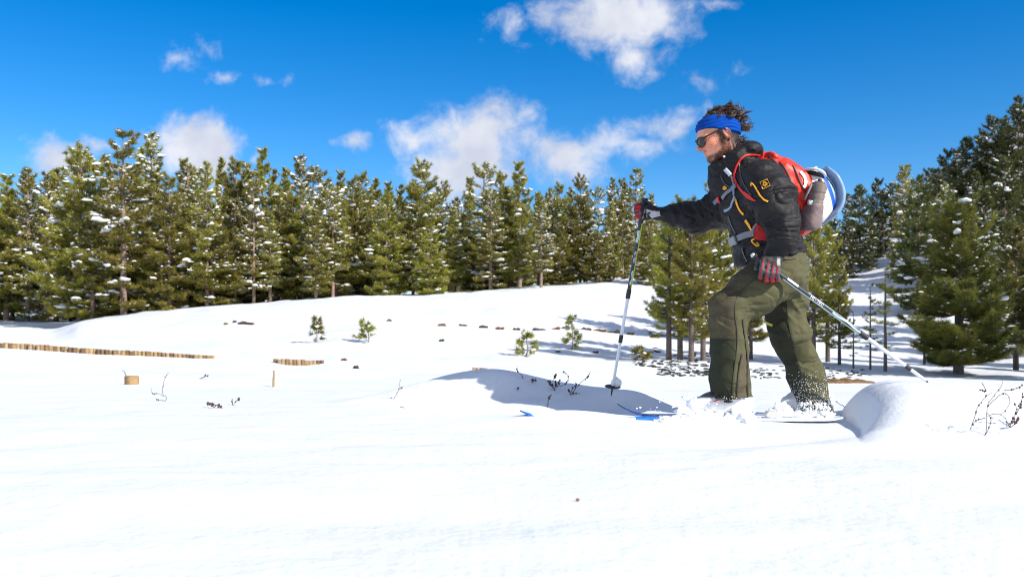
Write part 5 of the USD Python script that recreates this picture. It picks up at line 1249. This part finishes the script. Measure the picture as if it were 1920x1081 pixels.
def wrap_patch(a, ax, L, o, t0, t1, ang0, ang1, r, m, name, parent, wave=0.0):
    """A printed band on a shaft between two angles (0 faces the camera)."""
    c = np.array([0, -1.0, 0]); c -= (c @ ax) * ax; c /= np.linalg.norm(c); s = np.cross(ax, c)
    u = np.linspace(0, 1, 14); w_ = np.linspace(0, 1, 7)
    U, V_ = np.meshgrid(u, w_, indexing='ij'); an = ang0 + (ang1 - ang0) * V_ + wave * np.sin(U * 9)
    P = a + ax * (L * (t0 + (t1 - t0) * U))[..., None] + (c * np.cos(an)[..., None] + s * np.sin(an)[..., None]) * r - o
    i_, j_ = np.meshgrid(np.arange(13), np.arange(6), indexing='ij'); k = i_ * 7 + j_
    q = np.stack([k, k + 1, k + 8, k + 7], -1).reshape(-1, 4)
    Pi = P - (c * np.cos(an)[..., None] + s * np.sin(an)[..., None]) * .0006
    q2 = q[:, ::-1] + P.size // 3
    obj(name, (np.vstack([P.reshape(-1, 3), Pi.reshape(-1, 3)]), np.vstack([q, q2])), m, parent, smooth=True)
def wrap_text(text, height, a, ax, L, o, t0, r, m, name, parent, flip=1):
    c = np.array([0, -1.0, 0]); c -= (c @ ax) * ax; c /= np.linalg.norm(c); s = np.cross(ax, c)
    tm_ = meshkit.text_mesh(text, height, .0006, bold=True).subdivide(); v = np.array(tm_.vertices); x, y = v[:, 0], v[:, 1] - height / 2
    an = flip * y / r
    P = a + ax * (L * t0 + x)[:, None] + (c * np.cos(an)[:, None] + s * np.sin(an)[:, None]) * (r + v[:, 2])[:, None] - o
    obj(name, (P, np.array(tm_.faces)), m, parent)
R2 = .0113
PT = np.cross(dax, np.array([0, -1.0, 0]) - (np.array([0, -1.0, 0]) @ dax) * dax)
FL = 1 if PT[2] > 0 else -1
WHT = mat('white_lettering', (.72, .74, .74), .4)
wrap_patch(A2, dax, dL, do_, .185, .245, -FL * .1, FL * 1.3, R2, WHP, 'print_band', dn); wrap_patch(A2, dax, dL, do_, .17, .60, -FL * 1.5, -FL * .75, R2, PALEP, 'print_band', dn, .1)
wrap_patch(A2, dax, dL, do_, .30, .47, FL * .75, FL * 1.5, R2, PALEP, 'print_band', dn); wrap_patch(A2, dax, dL, do_, .44, .60, -FL * .4, FL * .5, R2, PALEP, 'print_band', dn, .3)
wrap_patch(A2, dax, dL, do_, .46, .58, FL * .8, FL * 1.4, R2, WHP, 'print_band', dn); wrap_patch(A2, dax, dL, do_, .40, .60, -FL * 1.9, -FL * 1.55, R2, LIMEP, 'print_band', dn)
wrap_text('HI-TEC', .0150, A2, dax, dL, do_, .315, R2 + .0002, WHT, 'lettering', dn, FL)
PT = np.cross(uax, np.array([0, -1.0, 0]))
FR = 1 if PT[0] > 0 else -1
wrap_patch(A1, uax, uL, uo, .11, .445, FR * .55, FR * 1.35, R2, LIMEP, 'print_band', up, .15); wrap_patch(A1, uax, uL, uo, .16, .22, -FR * .9, FR * .4, R2, PALEP, 'print_band', up, .2)
wrap_patch(A1, uax, uL, uo, .36, .43, -FR * .2, FR * .5, R2, PALEP, 'print_band', up, .3)
wrap_text('HI-TEC', .0120, A1, uax, uL, uo, .262, R2 + .0002, WHT, 'lettering', up, FR)
# basket of the planted pole and its wrist strap
bc = A1 + uax * uL * .955 - uo
m_ = trimesh.creation.revolve(np.array([(.007, -.006), (.016, -.007), (.030, -.004), (.043, .001), (.044, .003), (.030, .000), (.016, .002), (.009, .008), (.007, .008)]), sections=30)
m_.apply_transform(trimesh.geometry.align_vectors([0, 0, 1], -(uax + np.array([.10, .05, .0])) / np.linalg.norm(uax + np.array([.10, .05, 0])))); v, f = tm(m_)
obj('basket', (v + bc, f), RUB, up, smooth=40)
v, f = lump(bc + [.022, .012, .022], (.026, .022, .034), 5, .4, True); obj('snow_on_basket', (v, f), SNOW_LUMP, up, smooth=True)
c1 = W(1210, 376, .28) - uo
obj('wrist_strap', tube(spline([c1, c1 + [.02, -.012, -.02], c1 + [.03, -.01, -.05], c1 + [.015, -.01, -.07]], 14), .005, 5), RUB, up, smooth=True)
bc2 = A2 + dax * dL * .95 - do_
m_ = trimesh.creation.revolve(np.array([(.007, -.006), (.016, -.007), (.030, -.004), (.043, .001), (.044, .003), (.030, .000), (.016, .002), (.009, .008), (.007, .008)]), sections=30)
m_.apply_transform(trimesh.geometry.align_vectors([0, 0, 1], -dax)); v, f = tm(m_)
obj('grip_top', lump(A2 - do_ + dax * .002, (.013, .012, .011), 3, .1, True), mat('pale_grip_top', lin(190, 190, 186), .5), dn, smooth=True)

# ------------------------------------------------------------------ skis
SKIW = mat('ski_topsheet', lin(206, 216, 228), .35, noise=(12.0, .12), coat_weight=.3); SKIB = mat('ski_blue', lin(20, 110, 206), .35, coat_weight=.3); SKID = mat('ski_deep_blue', lin(24, 62, 130), .35, coat_weight=.3)
BIND = mat('binding_plastic', (.50, .49, .46), .45)
def ski(label, tail, tip, lift, front_m, binding_x):
    """A ski lying along the track: tail and tip are points on its sole."""
    o = (tail + tip) / 2; t = thing('ski', label, 'ski', o)
    ax = tip - tail; L = np.linalg.norm(ax); ax = ax / L; sd = np.cross([0, 0, 1.0], ax); sd /= np.linalg.norm(sd)
    def sect(u0, u1, m, name, eps=0.0, n=24):
        u = np.linspace(u0, u1, n)
        w = .5 * np.interp(u, [0, .04, .15, .5, .85, .93, .975, 1], [.070, .096, .098, .078, .112, .112, .078, .012]) - eps * 0
        rise = lift * np.clip((u - .88) / .12, 0, 1) ** 2 + .012 * np.clip((.06 - u) / .06, 0, 1) ** 2
        th = np.interp(u, [0, .1, .5, .9, 1], [.007, .010, .020, .010, .006])
        C = tail + ax * (L * u)[:, None] + np.array([0, 0, 1]) * rise[:, None] - o
        up_ = np.array([0, 0, 1.0])
        ring = np.stack([C - sd * w[:, None], C - sd * (w * .96)[:, None] + up_ * th[:, None], C + sd * (w * .96)[:, None] + up_ * th[:, None], C + sd * w[:, None]], 1).reshape(-1, 3)
        fs = []
        for j in range(4):
            k = (j + 1) % 4; i_ = np.arange(n - 1)
            fs += [np.stack([i_ * 4 + j, i_ * 4 + k, (i_ + 1) * 4 + k], 1), np.stack([i_ * 4 + j, (i_ + 1) * 4 + k, (i_ + 1) * 4 + j], 1)]
        e = (n - 1) * 4; fs.append(np.array([[0, 2, 1], [0, 3, 2], [e, e + 1, e + 2], [e, e + 2, e + 3]]))
        obj(name, (ring, np.vstack(fs)), m, t)
    sect(0, .525, SKIW, 'tail_half'); sect(.525, .64, SKIB, 'blue_panel'); sect(.64, .86, SKIW, 'forebody'); sect(.86, 1.0, front_m, 'ski_tip')
    for k, (bx, r) in enumerate(((binding_x + .0, (.05, .03, .018)), (binding_x + .30, (.030, .026, .013)))):
        c = tail + ax * (L * 0) ; c = np.array([bx, (tail + ax * ((bx - tail[0]) / ax[0]))[1], tail[2] + .032]) - o
        b_ = trimesh.creation.box((2 * r[0], 2 * r[1], 2 * r[2])); b_ = b_.subdivide(); v = np.array(b_.vertices); v[:, 0] *= 1 - .35 * (v[:, 2] > 0)
        obj(('toe_binding', 'heel_binding')[k], (v + c, np.array(b_.faces)), BIND, t, smooth=30)
    return t
zs = .004
s1 = W(1578, 0, -.14); s2 = W(975, 0, -.10)
ski('near ski under the front boot, blue panel showing ahead of the boot', np.array([s1[0], 4.37, zs + .001]), np.array([s2[0], 4.41, zs - .003]), .045, SKIB, W(1330, 0, -.12)[0])
s1 = W(1700, 0, .15); s2 = W(1157, 0, .1)
ski('far ski under the rear boot, its upturned dark blue tip lifting out of the snow', np.array([s1[0], 4.64, zs - .02]), np.array([s2[0], 4.60, zs + .002]), .06, SKID, W(1480, 0, .12)[0])

# ------------------------------------------------------------------ snow kicked up and packed round the boots
g = np.random.default_rng(12); parts = []
def heap(px, py, d, rx, rz, ry, n, seed, br=.25):
    x0, y0 = W(px, py, d)[:2]
    for k in range(n):
        a, b_, e = g.normal(0, .42, 3)
        r = np.array([rx, ry, rz]) * g.uniform(br, br * 2.2)
        x, y = x0 + a * rx, y0 + b_ * ry
        fall = max(0.0, 1 - (a * a + b_ * b_) * 1.2)
        z = float(ground(np.array([x]), np.array([y]))[0]) + (abs(e) * .9 * fall + .05) * rz - .25 * r[2] * (fall < .4)
        parts.append(lump((x, y, z), r * [1, 1, .8], seed + k, .5))
heap(1300, 768, -.14, .16, .075, .06, 30, 0); heap(1350, 775, -.09, .14, .03, .03, 16, 100); heap(1380, 764, -.17, .08, .065, .025, 20, 200); heap(1395, 762, -.16, .05, .085, .05, 16, 300)
heap(1425, 780, -.06, .16, .022, .035, 18, 400); heap(1480, 780, -.02, .16, .026, .05, 18, 450); heap(1466, 772, .03, .07, .11, .03, 40, 700, .17); heap(1520, 778, .05, .08, .07, .04, 26, 820, .17); heap(1500, 778, .04, .06, .035, .05, 14, 750); heap(1530, 782, .03, .09, .05, .05, 22, 500); heap(1550, 790, -.03, .07, .04, .05, 14, 600)
heap(1290, 781, -.07, .13, .012, .02, 10, 650)
for k in range(150):
    u = g.random()
    px, py, d = (g.normal(1290, 32), 772 - abs(g.normal(0, 14)), g.uniform(-.25, 0)) if u < .45 else (g.normal(1535, 22), 780 - abs(g.normal(0, 16)), g.uniform(-.05, .2)) if u < .8 else (g.uniform(1250, 1560), 782 - abs(g.normal(0, 5)), g.uniform(-.3, .1))
    r = g.uniform(.0015, .005); parts.append(lump(W(px, py, d), (r, r, r), k, .5))
tag(obj('loose_snow', join(parts), SNOW_LUMP, smooth=True), 'loose snow kicked up and packed around the skis and boots', 'snow', kind='stuff')
